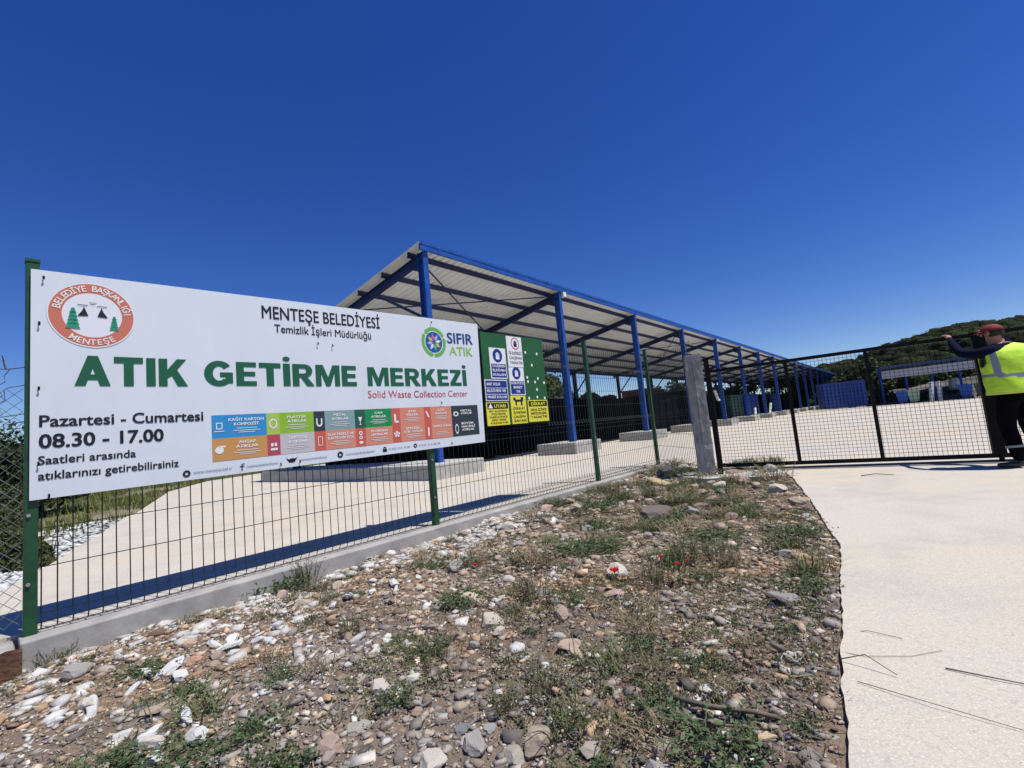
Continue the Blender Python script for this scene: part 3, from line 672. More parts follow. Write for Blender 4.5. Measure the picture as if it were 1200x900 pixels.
# kerb
kb = MB(); kb.box(-.05, 9.32, -.155, .06, -.45, .006)
kerb = tag(kb.build('kerb', STAIN, bevel=.012), kind='structure'); kerb.location = P1; kerb.rotation_euler = (0, 0, FA)
kb = MB(); kb.box(-.62, -.065, -.19, .12, -.45, -.015)
k2 = tag(kb.build('kerb_end', [STAIN], bevel=.03), kind='structure'); k2.location = P1; k2.rotation_euler = (0, 0, FA)
kb = MB(); kb.add([(-.15, -.215, -.33), (-.05, -.19, -.36), (-.04, -.178, -.02), (-.11, -.208, -.005), (-.19, -.205, -.03)], [(0, 1, 2, 3, 4)]); kb.box(-.16, -.04, -.2, -.172, -.35, -.03)
k3 = tag(kb.build('rusty_footing', RUST), 'rust stained steel footing at the left end of the kerb', 'footing'); k3.location = P1; k3.rotation_euler = (0, 0, FA)
# chain link at the left
cl = empty('chain_link_fence', P1, FA, 'loose galvanised chain link mesh left of the first green post, ragged at the top', 'fence')
b = MB(); CLG = mat('chain_wire', (.16, .19, .18), .5, .3)
N = 34
for i in range(-26, 40):
    pts_ = []; x = -.04; 
    # zigzag diagonal wires: x from -.04 to -1.2
    for sgn in (1, -1):
        pts_ = []
        z0 = i*.075
        for k in range(17):
            xx = -.04-k*.075; zz = z0+sgn*k*.075 if sgn == 1 else z0+1.2-k*.075
            if .02 < zz < 1.62: pts_.append((xx, .004*sgn+.012*math.sin(k*1.3+i), zz))
        if len(pts_) > 1: b.tube(pts_, .0017, 4, cap=False)
b.build('mesh_panel', CLG, cl)['kind'] = 'stuff'
b = MB()
for z, jz in ((1.72, .0), (1.6, .03), (1.36, .05)):
    b.tube([(-.03, 0, z), (-.10, .01, z-.015), (-.125, .02, z-.06+jz), (-.12, .0, z-.1), (-.16, .02, z-.13), (-.13, .01, z-.19), (-.22, .02, z-.24)], .0028, 5)
b.tube([(-.03, 0, 1.72), (-.12, .02, 1.705), (-.4, .04, 1.74)], .0028, 5); b.tube([(-.118, .02, 1.71), (-.127, .03, 1.76), (-.135, .02, 1.80)], [.006, .005, .002], 5)
b.tube([(-.03, 0, 1.41), (-.15, .01, 1.39), (-.5, .02, 1.36)], .003, 5)
b.build('loose_wire', mat('dark_wire', (.05, .06, .07), .6), cl)

# ================================================================== lettering
def text_bm(txt, offset=0.0, shear=0):
    c = bpy.data.curves.new('t', 'FONT'); c.body = txt; c.resolution_u = 3; c.offset = offset; c.shear = shear; c.fill_mode = 'FRONT'
    o = bpy.data.objects.new('t', c); COL.objects.link(o); bpy.context.view_layer.update()
    me = o.to_mesh(); V = [tuple(v.co) for v in me.vertices]; Fq = [tuple(p.vertices) for p in me.polygons]
    o.to_mesh_clear(); bpy.data.objects.remove(o); bpy.data.curves.remove(c); return V, Fq
def text(name, txt, s0, z0, s1, z1, cap, m_, parent, y=-.004, bold=.0, label=None):
    """lettering fitted between s0..s1 on the baseline z0..z1, cap height cap"""
    V0, F0 = text_bm(txt, 0)
    if not V0: return
    V = []; Fq = []; nb = 1 if bold < .006 else 9
    for q9 in range(nb):
        ox, oz = (0, 0) if nb == 1 else (bold*math.cos(q9*math.pi/4), bold*math.sin(q9*math.pi/4)*.8) if q9 else (0, 0)
        o9 = len(V); V += [(v[0]+ox, v[1]+oz-bold, q9*.00005) for v in V0]; Fq += [tuple(i+o9 for i in f) for f in F0]
    xs = [v[0] for v in V]; a, b_ = min(xs), max(xs); k = cap/(.686+1.6*bold)
    vs = [(s0+(v[0]-a)/(b_-a)*(s1-s0), y-v[2], z0+(z1-z0)*(v[0]-a)/(b_-a)+(v[1]+bold)*k) for v in V]
    mb = MB(); mb.add(vs, Fq); o = mb.build(name, m_, parent)
    if label: o['label'] = label
    return o
def quad(mb, s0, s1, z0, z1, y, mi=0, sl=0.0):
    mb.add([(s0, y, z0+sl*s0), (s1, y, z0+sl*s1), (s1, y, z1+sl*s1), (s0, y, z1+sl*s0)], [(0, 1, 2, 3)], mi)
def disc(mb, cx, cz, rx, rz, y, r0=0, n=48, mi=0, a0=0, a1=2*math.pi):
    vs = []; fs = []
    for k in range(n+1):
        a = a0+(a1-a0)*k/n; vs += [(cx+rx*math.cos(a), y, cz+rz*math.sin(a)), (cx+rx*r0*math.cos(a), y, cz+rz*r0*math.sin(a))]
    for k in range(n): fs.append((2*k, 2*k+2, 2*k+3, 2*k+1))
    mb.add(vs, fs, mi)
def arc_text(name, txt, cx, cz, r_, a0, a1, h, m_, parent, y, inward=False):
    mb = MB(); n = len(txt)
    for i, ch in enumerate(txt):
        if ch == ' ': continue
        V, Fq = text_bm(ch, .015); xs = [v[0] for v in V]; mid = (min(xs)+max(xs))/2; k = h/.70
        a = a0+(a1-a0)*i/(n-1)
        up = Vector((math.cos(a), 0, math.sin(a))); 
        if inward: up = -up
        rt = Vector((up.z, 0, -up.x)); c_ = Vector((cx+r_*math.cos(a), y, cz+r_*math.sin(a)))
        if inward: c_ = c_-up*h*0
        mb.add([c_+rt*(v[0]-mid)*k*.95+up*v[1]*k for v in V], Fq)
    return mb.build(name, m_, parent)


GL = {'A': (.98, [[(0,0),(.29,0),(.63,1),(.35,1)], [(.69,0),(.98,0),(.63,1),(.35,1)], [(.2,.2),(.78,.2),(.74,.38),(.24,.38)]]),
 'T': (.86, [[(0,.79),(.86,.79),(.86,1),(0,1)], [(.285,0),(.575,0),(.575,.79),(.285,.79)]]), 'I': (.29, [[(0,0),(.29,0),(.29,1),(0,1)]]),
 'K': (.96, [[(0,0),(.28,0),(.28,1),(0,1)], [(.28,.30),(.40,.36),(.92,1),(.60,1),(.28,.60)], [(.36,.52),(.62,0),(.96,0),(.56,.66)]]),
 'E': (.75, [[(0,0),(.28,0),(.28,1),(0,1)], [(.28,0),(.75,0),(.75,.2),(.28,.2)], [(.28,.41),(.70,.41),(.70,.60),(.28,.60)], [(.28,.8),(.74,.8),(.74,1),(.28,1)]]),
 'M': (1.14, [[(0,0),(.25,0),(.25,1),(0,1)], [(.89,0),(1.14,0),(1.14,1),(.89,1)], [(.25,1),(.34,1),(.57,.42),(.57,.0),(.47,0),(.25,.62)], [(.89,1),(.80,1),(.57,.42),(.57,.0),(.67,0),(.89,.62)]]),
 'Z': (.82, [[(0,0),(.82,0),(.82,.2),(0,.2)], [(.03,.8),(.80,.8),(.80,1),(.03,1)], [(0,.2),(.37,.2),(.80,.8),(.43,.8)]])}
def _arc(cx, cz, ro, zo, ri, zi, a0, a1, n=20):
    out = []
    for k in range(n):
        p, q9 = R(a0+(a1-a0)*k/n), R(a0+(a1-a0)*(k+1)/n)
        out.append([(cx+ro*math.cos(p), cz+zo*math.sin(p)), (cx+ro*math.cos(q9), cz+zo*math.sin(q9)), (cx+ri*math.cos(q9), cz+zi*math.sin(q9)), (cx+ri*math.cos(p), cz+zi*math.sin(p))])
    return out
GL['G'] = (1.0, _arc(.5, .5, .5, .52, .21, .29, 38, 318)+[[(.53,.36),(.98,.36),(.98,.55),(.53,.55)], [(.72,.10),(.98,.10),(.98,.36),(.72,.36)]])
GL['R'] = (.92, [[(0,0),(.28,0),(.28,1),(0,1)], [(.28,.81),(.50,.81),(.50,1),(.28,1)], [(.28,.39),(.50,.39),(.50,.57),(.28,.57)]]+_arc(.50, .695, .37, .305, .10, .12, -90, 90, 14)+[[(.36,.39),(.62,.42),(.95,0),(.62,0)]])
GL['İ'] = (.29, GL['I'][1]+_arc(.145, 1.21, .15, .11, 0, 0, 0, 360, 14))
def heavy(word, s0, z0, s1, z1, cap, m_, parent, y):
    tot = sum(GL[c][0] for c in word)+.10*(len(word)-1); k = (s1-s0)/tot; x = 0; i = 0; mb = MB()
    for c in word:
        for poly in GL[c][1]:
            i += 1; mb.add([(s0+(x+px)*k, y-i*.00002, z0+(z1-z0)*(x+px)/tot+pz*cap) for px, pz in poly], [tuple(range(len(poly)))])
        x += GL[c][0]+.10
    return mb.build('lettering', m_, parent)
# ================================================================== BANNER
ban = empty('banner', P1+nn*-.055, FA, 'large white printed banner with green headline fixed to the mesh fence', 'banner')
nx, nz = 90, 30; V = []; V2 = []
def zb_(s): return .844+.0109*s
def zt_(s): return 2.384+.0175*s
for j in range(nz+1):
    for i in range(nx+1):
        s = -.01+(4.172-.047*(1-j/nz)+.01)*i/nx; z = zb_(s)+(zt_(s)-zb_(s))*j/nz
        e = min(i, nx-i, j, nz-j)/4.0; curl = .004*max(0, 1-e)*(.5+.5*math.sin(i*.5+j*.7))
        V.append((s, .0006*math.sin(s*5+z*3), z))
Fq = [(j*(nx+1)+i, j*(nx+1)+i+1, (j+1)*(nx+1)+i+1, (j+1)*(nx+1)+i) for j in range(nz) for i in range(nx)]
me = MB(); me.add(V, Fq); sheet = me.build('banner_sheet', WHITEB, ban)
sm_ = sheet.modifiers.new('solid', 'SOLIDIFY'); sm_.thickness = .004; sm_.offset = -1
K = ink(.012, .014, .022); DG = ink(.012, .105, .052); RD = ink(.50, .07, .07); NV = ink(.03, .06, .16); WH = ink(.82, .82, .80); GY = ink(.16, .22, .32)
Y0 = -.0030
text('lettering', 'MENTEŞE BELEDİYESİ', 1.446, 2.219, 2.665, 2.244, .118, K, ban, Y0, .012)
text('lettering', 'Temizlik İşleri Müdürlüğü', 1.55, 2.098, 2.547, 2.112, .075, K, ban, Y0, .008)
heavy('ATIK', .204, 1.590, .869, 1.592, .215, DG, ban, Y0)
heavy('GETİRME', .982, 1.596, 2.346, 1.606, .208, DG, ban, Y0)
heavy('MERKEZİ', 2.474, 1.607, 3.888, 1.622, .202, DG, ban, Y0)
text('lettering', 'Solid Waste Collection Center', 2.465, 1.480, 3.885, 1.484, .078, RD, ban, Y0, .004)
text('lettering', 'SIFIR', 3.615, 2.157, 4.055, 2.170, .138, ink(.02, .06, .22), ban, Y0, .02)
text('lettering', 'ATIK', 3.635, 2.008, 4.036, 2.014, .112, ink(.28, .50, .10), ban, Y0, .016)
text('lettering', 'Pazartesi - Cumartesi', .033, 1.316, .968, 1.315, .078, K, ban, Y0, .02)
text('lettering', '08.30 - 17.00', .031, 1.176, .704, 1.174, .094, K, ban, Y0, .028)
text('lettering', 'Saatleri arasında', .029, 1.069, .535, 1.068, .056, K, ban, Y0, .016)
text('lettering', 'atıklarınızı getirebilirsiniz', .029, .968, .796, .968, .056, K, ban, Y0, .016)
# round municipal emblem
em = MB(); cx, cz = .302, 2.100; disc(em, cx, cz, .232, .230, Y0+.001, .70, 64, 0); disc(em, cx, cz, .163, .162, Y0+.0015, 0, 48, 1)
disc(em, cx, cz, .238, .236, Y0+.0008, .965, 64, 1)
emb = em.build('emblem', [ink(.56, .17, .11), ink(.72, .74, .78)], ban)
arc_text('emblem_lettering', 'BELEDİYE BAŞKANLIĞI', cx, cz, .174, R(166), R(8), .042, ink(.80, .76, .72), emb, Y0-.001)
arc_text('emblem_lettering', 'MENTEŞE', cx, cz, .216, R(238), R(302), .040, ink(.80, .76, .72), emb, Y0-.001, True)
fg = MB()
def treeshape(x, z, h):
    for k in range(5):
        t = k/5; ww = h*.30*(1-t*.65); fg.add([(x-ww, Y0-.002, z+h*t), (x+ww, Y0-.002, z+h*t), (x+ww*.35, Y0-.002, z+h*(t+.30)), (x-ww*.35, Y0-.002, z+h*(t+.30))], [(0, 1, 2, 3)], 0)
treeshape(cx-.105, cz-.105, .135); treeshape(cx+.118, cz-.10, .095)
for sx, dx in ((1, -.052), (-1, .052)):
    x = cx+dx; fg.add([(x-sx*.03, Y0-.002, cz-.012), (x+sx*.028, Y0-.002, cz-.008), (x+sx*.018, Y0-.002, cz+.02), (x+sx*.004, Y0-.002, cz+.06), (x-sx*.004, Y0-.002, cz+.03)], [(0, 1, 2, 3, 4)], 1)
    quad(fg, x-.03, x+.026, cz+.066, cz+.071, Y0-.002, 1)
quad(fg, cx-.02, cx+.02, cz+.088, cz+.092, Y0-.002, 1); quad(fg, cx-.012, cx+.012, cz+.076, cz+.079, Y0-.002, 1)
fg.build('emblem_figures', [ink(.03, .28, .17), K], emb)
# green swirl logo
sw = MB(); cx, cz = 3.405, 2.150
for k in range(3):
    a = k*2.094+.5; disc(sw, cx, cz, .186, .186, Y0+.001, .76, 18, 0, a, a+1.75)
    ha = a+1.75; p = [(cx+.20*math.cos(ha), Y0+.001, cz+.20*math.sin(ha)), (cx+.125*math.cos(ha), Y0+.001, cz+.125*math.sin(ha)), (cx+.165*math.cos(ha+.3), Y0+.001, cz+.165*math.sin(ha+.3))]; sw.add(p, [(0, 1, 2)], 0)
disc(sw, cx, cz, .128, .128, Y0+.0005, 0, 36, 1)
pc = [2, 3, 4, 5, 3, 2, 6, 5]
for k in range(8):
    a = k*math.pi/4+.2; dx, dz = math.cos(a), math.sin(a)
    sw.add([(cx+dx*.02, Y0-.001, cz+dz*.02), (cx+dx*.06-dz*.022, Y0-.001, cz+dz*.06+dx*.022), (cx+dx*.112, Y0-.001, cz+dz*.112), (cx+dx*.06+dz*.022, Y0-.001, cz+dz*.06-dx*.022)], [(0, 1, 2, 3)], pc[k])
sw.build('swirl_logo', [ink(.14, .42, .08), ink(.015, .10, .30), ink(.7, .72, .75), ink(.35, .45, .75), ink(.55, .12, .35), ink(.65, .45, .06), ink(.10, .45, .20)], ban)
# coloured waste tiles
BL, OR, GR, YG, PK, GRY, DK, TL, SG, CG, RR, SL = (ink(.03,.26,.55), ink(.55,.28,.09), ink(.25,.46,.04), ink(.38,.52,.10), ink(.42,.07,.10), ink(.50,.48,.48), ink(.03,.045,.055), ink(.22,.33,.34), ink(.02,.10,.07), ink(.015,.24,.08), ink(.55,.11,.08), ink(.62,.24,.16))
def zt(s): return 1.345+.007*s
def zm(s): return 1.153+.0072*s
def zl(s): return .970+.0068*s
tiles = [(1.025, 1.125, BL, OR, None, None), (1.125, 1.448, BL, OR, 'KAĞIT KARTON|KOMPOZİT', 'AHŞAP|ATIKLAR'), (1.448, 1.558, YG, PK, None, None), (1.558, 1.872, GR, GRY, 'PLASTİK|ATIKLAR', 'TEKSTİL|ATIKLAR'),
 (1.872, 1.981, DK, RR, None, None), (1.981, 2.298, TL, SL, 'METAL|ATIKLAR', 'ELEKTRİKLİ VE|ELEKTRONİK EŞYA'), (2.298, 2.414, SG, RR, None, None), (2.414, 2.735, CG, SL, 'CAM|ATIKLAR', 'FLORESAN|LAMBALAR'),
 (2.735, 2.845, RR, RR, None, None), (2.845, 3.173, SL, SL, 'ATIK|PİLLER', 'BİTKİSEL|ATIK YAĞLAR'), (3.173, 3.273, RR, RR, None, None), (3.273, 3.589, SL, SL, 'ATIK|İLAÇLAR', 'MADENİ YAĞLAR'), (3.589, 4.040, DK, DK, None, None)]
for (a, b_, c1, c2, t1, t2) in tiles:
    for (m2, f0, f1, t) in ((c1, zm, zt, t1), (c2, zl, zm, t2)):
        q_ = MB(); q_.add([(a, Y0+.001, f0(a)), (b_, Y0+.001, f0(b_)), (b_, Y0+.001, f1(b_)), (a, Y0+.001, f1(a))], [(0, 1, 2, 3)])
        tl = q_.build('colour_tile', m2, ban)
        if t:
            ls = t.split('|'); h = f1(a)-f0(a)
            for i, l in enumerate(ls):
                ww = min((b_-a)*.86, .021*len(l)+.03); c_ = (a+b_)/2; zz = f0(c_)+h*(.72-.2*i)
                text('lettering', l, c_-ww/2, zz, c_+ww/2, zz, .024, WH, tl, Y0-.001, .02)
            li = MB()
            for i, ff in enumerate((.38, .28, .20)):
                c_ = (a+b_)/2; ww = (b_-a)*(.5, .66, .4)[i]; quad(li, c_-ww/2, c_+ww/2, f0(c_)+h*ff, f0(c_)+h*ff+.006, Y0-.001)
            li.build('fine_print', ink(.70, .66, .64), tl)
text('lettering', 'METAL', 3.74, 1.295, 3.93, 1.297, .024, WH, ban, Y0-.001, .02); text('lettering', 'ATIKLAR', 3.74, 1.262, 3.93, 1.264, .024, WH, ban, Y0-.001, .02)
text('lettering', 'BÜYÜK', 3.74, 1.135, 3.95, 1.137, .026, WH, ban, Y0-.001, .025); text('lettering', 'HACİMLİ', 3.74, 1.095, 3.97, 1.097, .026, WH, ban, Y0-.001, .025); text('lettering', 'ATIKLAR', 3.74, 1.057, 3.95, 1.059, .026, WH, ban, Y0-.001, .025)
ic = MB()
def ring(x, z, rx, rz, t=.6): disc(ic, x, z, rx, rz, Y0-.001, t, 20)
quad(ic, 1.055, 1.10, 1.235, 1.243, Y0-.001); quad(ic, 1.055, 1.062, 1.243, 1.29, Y0-.001); quad(ic, 1.095, 1.102, 1.243, 1.29, Y0-.001); quad(ic, 1.062, 1.095, 1.283, 1.29, Y0-.001); quad(ic, 1.04, 1.115, 1.215, 1.221, Y0-.001)
ring(1.075, 1.065, .032, .03, .0); quad(ic, 1.075, 1.12, 1.085, 1.10, Y0-.001); ring(1.503, 1.26, .035, .045, .7)
quad(ic, 1.478, 1.498, 1.06, 1.09, Y0-.001); quad(ic, 1.508, 1.528, 1.06, 1.09, Y0-.001); quad(ic, 1.474, 1.533, 1.025, 1.045, Y0-.001)
disc(ic, 1.925, 1.245, .03, .035, Y0-.001, .55, 16, 0, math.pi, 2*math.pi); quad(ic, 1.895, 1.908, 1.245, 1.29, Y0-.001); quad(ic, 1.942, 1.955, 1.245, 1.29, Y0-.001)
for z0_, z1_ in ((1.03, 1.036), (1.11, 1.116)): quad(ic, 1.905, 1.95, z0_, z1_, Y0-.001)
quad(ic, 1.905, 1.910, 1.03, 1.116, Y0-.001); quad(ic, 1.945, 1.950, 1.03, 1.116, Y0-.001)
ic.add([(2.335, Y0-.001, 1.285), (2.38, Y0-.001, 1.285), (2.357, Y0-.001, 1.225)], [(0, 1, 2)]); quad(ic, 2.345, 2.37, 1.205, 1.212, Y0-.001); quad(ic, 2.354, 2.361, 1.21, 1.24, Y0-.001)
ring(2.355, 1.12, .02, .022, .5); ring(2.355, 1.075, .02, .018, .5); ring(2.355, 1.025, .024, .014, 0)
quad(ic, 2.765, 2.79, 1.22, 1.30, Y0-.001); quad(ic, 2.77, 2.825, 1.205, 1.225, Y0-.001)
for k in range(5): a = k*1.2566+1.57; ic.add([(2.79, Y0-.001, 1.08), (2.79+.035*math.cos(a-.45), Y0-.001, 1.08+.03*math.sin(a-.45)), (2.79+.042*math.cos(a), Y0-.001, 1.08+.036*math.sin(a)), (2.79+.035*math.cos(a+.45), Y0-.001, 1.08+.03*math.sin(a+.45))], [(0, 1, 2, 3)])
ic.add([(3.195, Y0-.001, 1.315), (3.215, Y0-.001, 1.32), (3.25, Y0-.001, 1.25), (3.23, Y0-.001, 1.243)], [(0, 1, 2, 3)]); quad(ic, 3.213, 3.235, 1.03, 1.13, Y0-.001)
ring(3.66, 1.27, .042, .03, .55); ring(3.66, 1.085, .028, .06, .72)
ic.build('tile_icons', ink(.78, .76, .74), ban)
ft = MB()
ring2 = lambda x, z, r_: disc(ft, x, z, r_, r_, Y0, .45, 18)
ring2(.845, .905, .026); quad(ft, 1.235, 1.243, .88, .935, Y0); quad(ft, 1.222, 1.258, .912, .919, Y0); quad(ft, 1.243, 1.26, .932, .938, Y0)
disc(ft, 1.655, .92, .03, .02, Y0, 0, 14); ft.add([(1.60, Y0, .945), (1.65, Y0, .92), (1.63, Y0, .90)], [(0, 1, 2)]); ft.add([(1.66, Y0, .93), (1.705, Y0, .945), (1.675, Y0, .905)], [(0, 1, 2)])
ring2(2.12, .925, .03); ft.box(2.60, 2.65, Y0, Y0-.0005, .905, .935); ring2(2.625, .94, .018); ring2(3.02, .935, .024)
ft.build('footer_icons', K, ban)
for (t, a, b_, z) in (('www.mentese.bel.tr', .89, 1.165, .897), ('menteşebelediyesi', 1.275, 1.53, .899), ('menteşebelediyesi', 1.72, 1.98, .906), ('menteşebelediyesi', 2.18, 2.50, .911), ('0 252 214 10 84', 2.68, 2.95, .916), ('0 533 214 48 48', 3.07, 3.38, .921)):
    text('lettering', t, a, z, b_, z+.003, .022, GY, ban, Y0, .005)
# cable ties
tie = MB()
for (s, z) in ((.03, 2.02), (.03, 1.58), (.03, 1.085), (.08, .87), (1.55, .905), (1.72, .91), (3.55, .925), (1.95, 2.03), (2.1, 2.02), (3.38, 2.40), (3.44, 1.42), (.05, 2.34)):
    tie.tube([(s, -.008, z), (s, -.02, z-.004), (s, -.012, z-.022)], .006, 6)
tie.build('cable_tie', K, ban)
bf = MB(); bf.bar((.05, .022, .88), (4.13, .022, .92), .022); bf.bar((.05, .022, 2.33), (4.13, .022, 2.40), .022); bf.bar((4.12, .022, .86), (4.15, .022, 2.42), .022)
bf.build('banner_frame', BLACK, ban)

# ================================================================== SAFETY BOARD
bd = empty('safety_board', P1+nn*-.06, FA, 'dark green board of safety notices hung on the fence right of the banner', 'sign board')
BG = mat('board_green', (.018, .11, .022), .45, noise_scale=3, noise_amt=.1)
b = MB(); b.box(4.20, 5.545, 0, .035, 1.085, 2.36); b.build('board_panel', BG, bd, bevel=.004)
b = MB(); b.box(4.18, 5.565, .036, .05, 1.07, 2.375); b.build('back_frame', BLACK, bd)
BLs = ink(.012, .035, .22); YL = ink(.74, .66, .06); WP = ink(.74, .75, .76)
def plate(s0, s1, z0, z1, base, name, label):
    q_ = MB(); q_.box(s0, s1, -.008, 0.001, z0, z1); return tag_part(q_.build(name, base, bd), label)
def tag_part(o, label): o['label'] = label; return o
def rect(parent, name, s0, s1, z0, z1, m2, y=-.0095):
    q_ = MB(); quad(q_, s0, s1, z0, z1, y); return q_.build(name, m2, parent)
def roundel(parent, cx, cz, r_, col, inner, ring_=None):
    q_ = MB(); disc(q_, cx, cz, r_, r_, -.0095, 0, 28, 0)
    if ring_: disc(q_, cx, cz, r_, r_, -.0100, .84, 28, 1)
    # glove / hand shape
    for dx, h in ((-.3, .35), (-.1, .5), (.1, .48), (.3, .32)): quad(q_, cx+dx*r_-.08*r_, cx+dx*r_+.08*r_, cz-.1*r_, cz+h*r_, -.0105, 2)
    quad(q_, cx-.38*r_, cx+.38*r_, cz-.55*r_, cz, -.0107, 2)
    q_.build('pictogram', [col, ring_ or col, inner], parent)
o = plate(4.335, 4.665, 1.724, 2.153, WP, 'warning_plate', 'white and blue plate with a round mandatory sign, upper left')
roundel(o, 4.495, 2.045, .095, BLs, WP); rect(o, 'blue_field', 4.355, 4.65, 1.74, 1.93, BLs)
for i, t in enumerate(('ÇALIŞIRKEN', 'ELDİVEN', 'KULLAN')): text('lettering', t, 4.375, 1.885-.06*i, 4.63, 1.885-.06*i, .034, WH, o, -.0105, .02)
o = plate(4.20, 4.645, 1.418, 1.708, WP, 'warning_plate', 'dark blue lettered plate on the left of the board')
for (z0, z1) in ((1.60, 1.695), (1.515, 1.59), (1.43, 1.505)): rect(o, 'blue_field', 4.212, 4.633, z0, z1, BLs)
for i, t in enumerate(('BARET GÖZLÜK', 'ELDİVEN VE', 'MASKE KULLAN')): text('lettering', t, 4.235, (1.63, 1.54, 1.455)[i], (4.50, 4.60, 4.61)[i], (1.63, 1.54, 1.455)[i], .036, WH, o, -.0105, .02)
o = plate(4.19, 4.63, 1.088, 1.40, YL, 'warning_plate', 'yellow UYARI plate in the lower left corner'); rect(o, 'black_field', 4.21, 4.615, 1.31, 1.39, K); text('lettering', 'UYARI', 4.34, 1.327, 4.57, 1.327, .046, YL, o, -.0105, .03)
q_ = MB(); q_.add([(4.225, -.0105, 1.32), (4.315, -.0105, 1.32), (4.27, -.0105, 1.385)], [(0, 1, 2)]); q_.build('pictogram', WH, o)
for i, t in enumerate(('BU ALANDA', 'YETKİLİ PERSONEL', 'HARİCİNDE', 'GİRİŞ YAPMAK', 'YASAKTIR')): text('lettering', t, 4.24+.03*(i % 2), 1.27-.04*i, 4.59-.03*(i % 2), 1.27-.04*i, .024, K, o, -.0105, .01)
o = plate(4.705, 5.035, 1.90, 2.345, WP, 'warning_plate', 'white prohibition plate at the top of the board'); roundel(o, 4.89, 2.245, .088, WP, K, ink(.55, .03, .03))
for i, t in enumerate(('İŞ ELBİSESİZ', 'ÇALIŞMAK', 'YASAKTIR')): text('lettering', t, 4.74, 2.085-.07*i, 5.02, 2.085-.07*i, .040, ink(.15, .12, .14), o, -.0105, .008)
o = plate(4.70, 5.025, 1.495, 1.892, WP, 'warning_plate', 'white plate with blue round sign in the middle of the board'); roundel(o, 4.86, 1.81, .09, BLs, WP); rect(o, 'blue_field', 4.715, 5.01, 1.51, 1.695, BLs)
for i, t in enumerate(('KORUYUCU', 'BARET', 'TAK')): text('lettering', t, (4.73, 4.77, 4.82)[i], 1.65-.06*i, (5.0, 4.96, 4.91)[i], 1.65-.06*i, .036, WH, o, -.0105, .02)
o = plate(4.68, 5.01, 1.09, 1.485, YL, 'warning_plate', 'tall yellow plate with black truck pictogram')
q_ = MB(); quad(q_, 4.77, 4.93, 1.40, 1.43, -.0095); quad(q_, 4.74, 4.79, 1.42, 1.46, -.0095); quad(q_, 4.90, 4.955, 1.41, 1.465, -.0095); quad(q_, 4.78, 4.81, 1.35, 1.40, -.0095); quad(q_, 4.895, 4.93, 1.345, 1.40, -.0095); q_.build('pictogram', K, o)
for i, t in enumerate(('DİKKAT', 'İŞ MAKİNASI', 'ÇALIŞMA', 'SAHASI')): text('lettering', t, 4.72, 1.29-.058*i, 4.98, 1.29-.058*i, .034, K, o, -.0105, .012)
o = plate(5.05, 5.52, 1.10, 1.418, YL, 'warning_plate', 'yellow DİKKAT plate in the lower right corner'); rect(o, 'black_field', 5.07, 5.505, 1.325, 1.405, K); text('lettering', 'DİKKAT', 5.12, 1.342, 5.46, 1.342, .046, YL, o, -.0105, .03)
for i, t in enumerate(('SAHA İÇİNDE', 'BARETSİZ DOLAŞMAK', 'YASAKTIR')): text('lettering', t, 5.10, 1.26-.055*i, 5.48, 1.26-.055*i, .036, K, o, -.0105, .012)
q_ = MB()
for (s, z) in [(5.114,2.13),(5.38,2.123),(5.238,1.944),(5.103,1.756),(5.351,1.745),(5.112,1.693),(5.277,1.69),(5.492,1.682),(5.303,1.577),(5.102,1.449),(5.293,1.462),(5.471,1.448)]: disc(q_, s, z, .02, .022, -.003, 0, 10); 
q_.build('adhesive_dots', WH, bd)

# ================================================================== PILLAR + GATE
pr = empty('concrete_pillar', (2.97, 7.62, 0), R(-21), 'weathered grey concrete pillar between the fence and the sliding gate', 'pillar')
bm = bmesh.new(); bmesh.ops.create_cube(bm, size=1)
for v in bm.verts: v.co = Vector((v.co.x*.265, v.co.y*.17, (v.co.z+.5)*2.2-.25))
bmesh.ops.bevel(bm, geom=bm.edges[:], offset=.014, segments=2, affect='EDGES'); bmesh.ops.subdivide_edges(bm, edges=[e for e in bm.edges if e.calc_length() > .1], cuts=22, use_grid_fill=True)
for v in bm.verts: v.co += Vector((noise.noise(v.co*9), noise.noise(v.co*9+Vector((5, 0, 0))), noise.noise(v.co*9+Vector((0, 7, 0)))*.8))*.009
bme = bpy.data.meshes.new('shaft'); bm.to_mesh(bme); bm.free(); bme.materials.append(DARKCON)
so_ = bpy.data.objects.new('shaft', bme); COL.objects.link(so_); so_.parent = pr
b = MB(); b.box(.160, .235, -.05, .03, -.1, 1.85); b.build('guide_post', BLACK, pr)
b = MB(); b.box(-.004, .006, -.0995, -.08, 0, 1.9); b.build('casting_seam', DARKCON, pr)
ft_ = slab('concrete_footing', [(2.55, 7.75), (2.75, 7.2), (3.3, 6.95), (3.68, 6.75), (3.93, 7.13), (4.05, 7.5), (3.3, 8.2), (2.7, 8.4)],   .012, -.25, mat('footing_mortar', (.56, .545, .51), .9, noise_scale=9, noise_amt=.15, bump=.6, bump_scale=30)); tag(ft_, kind='structure')

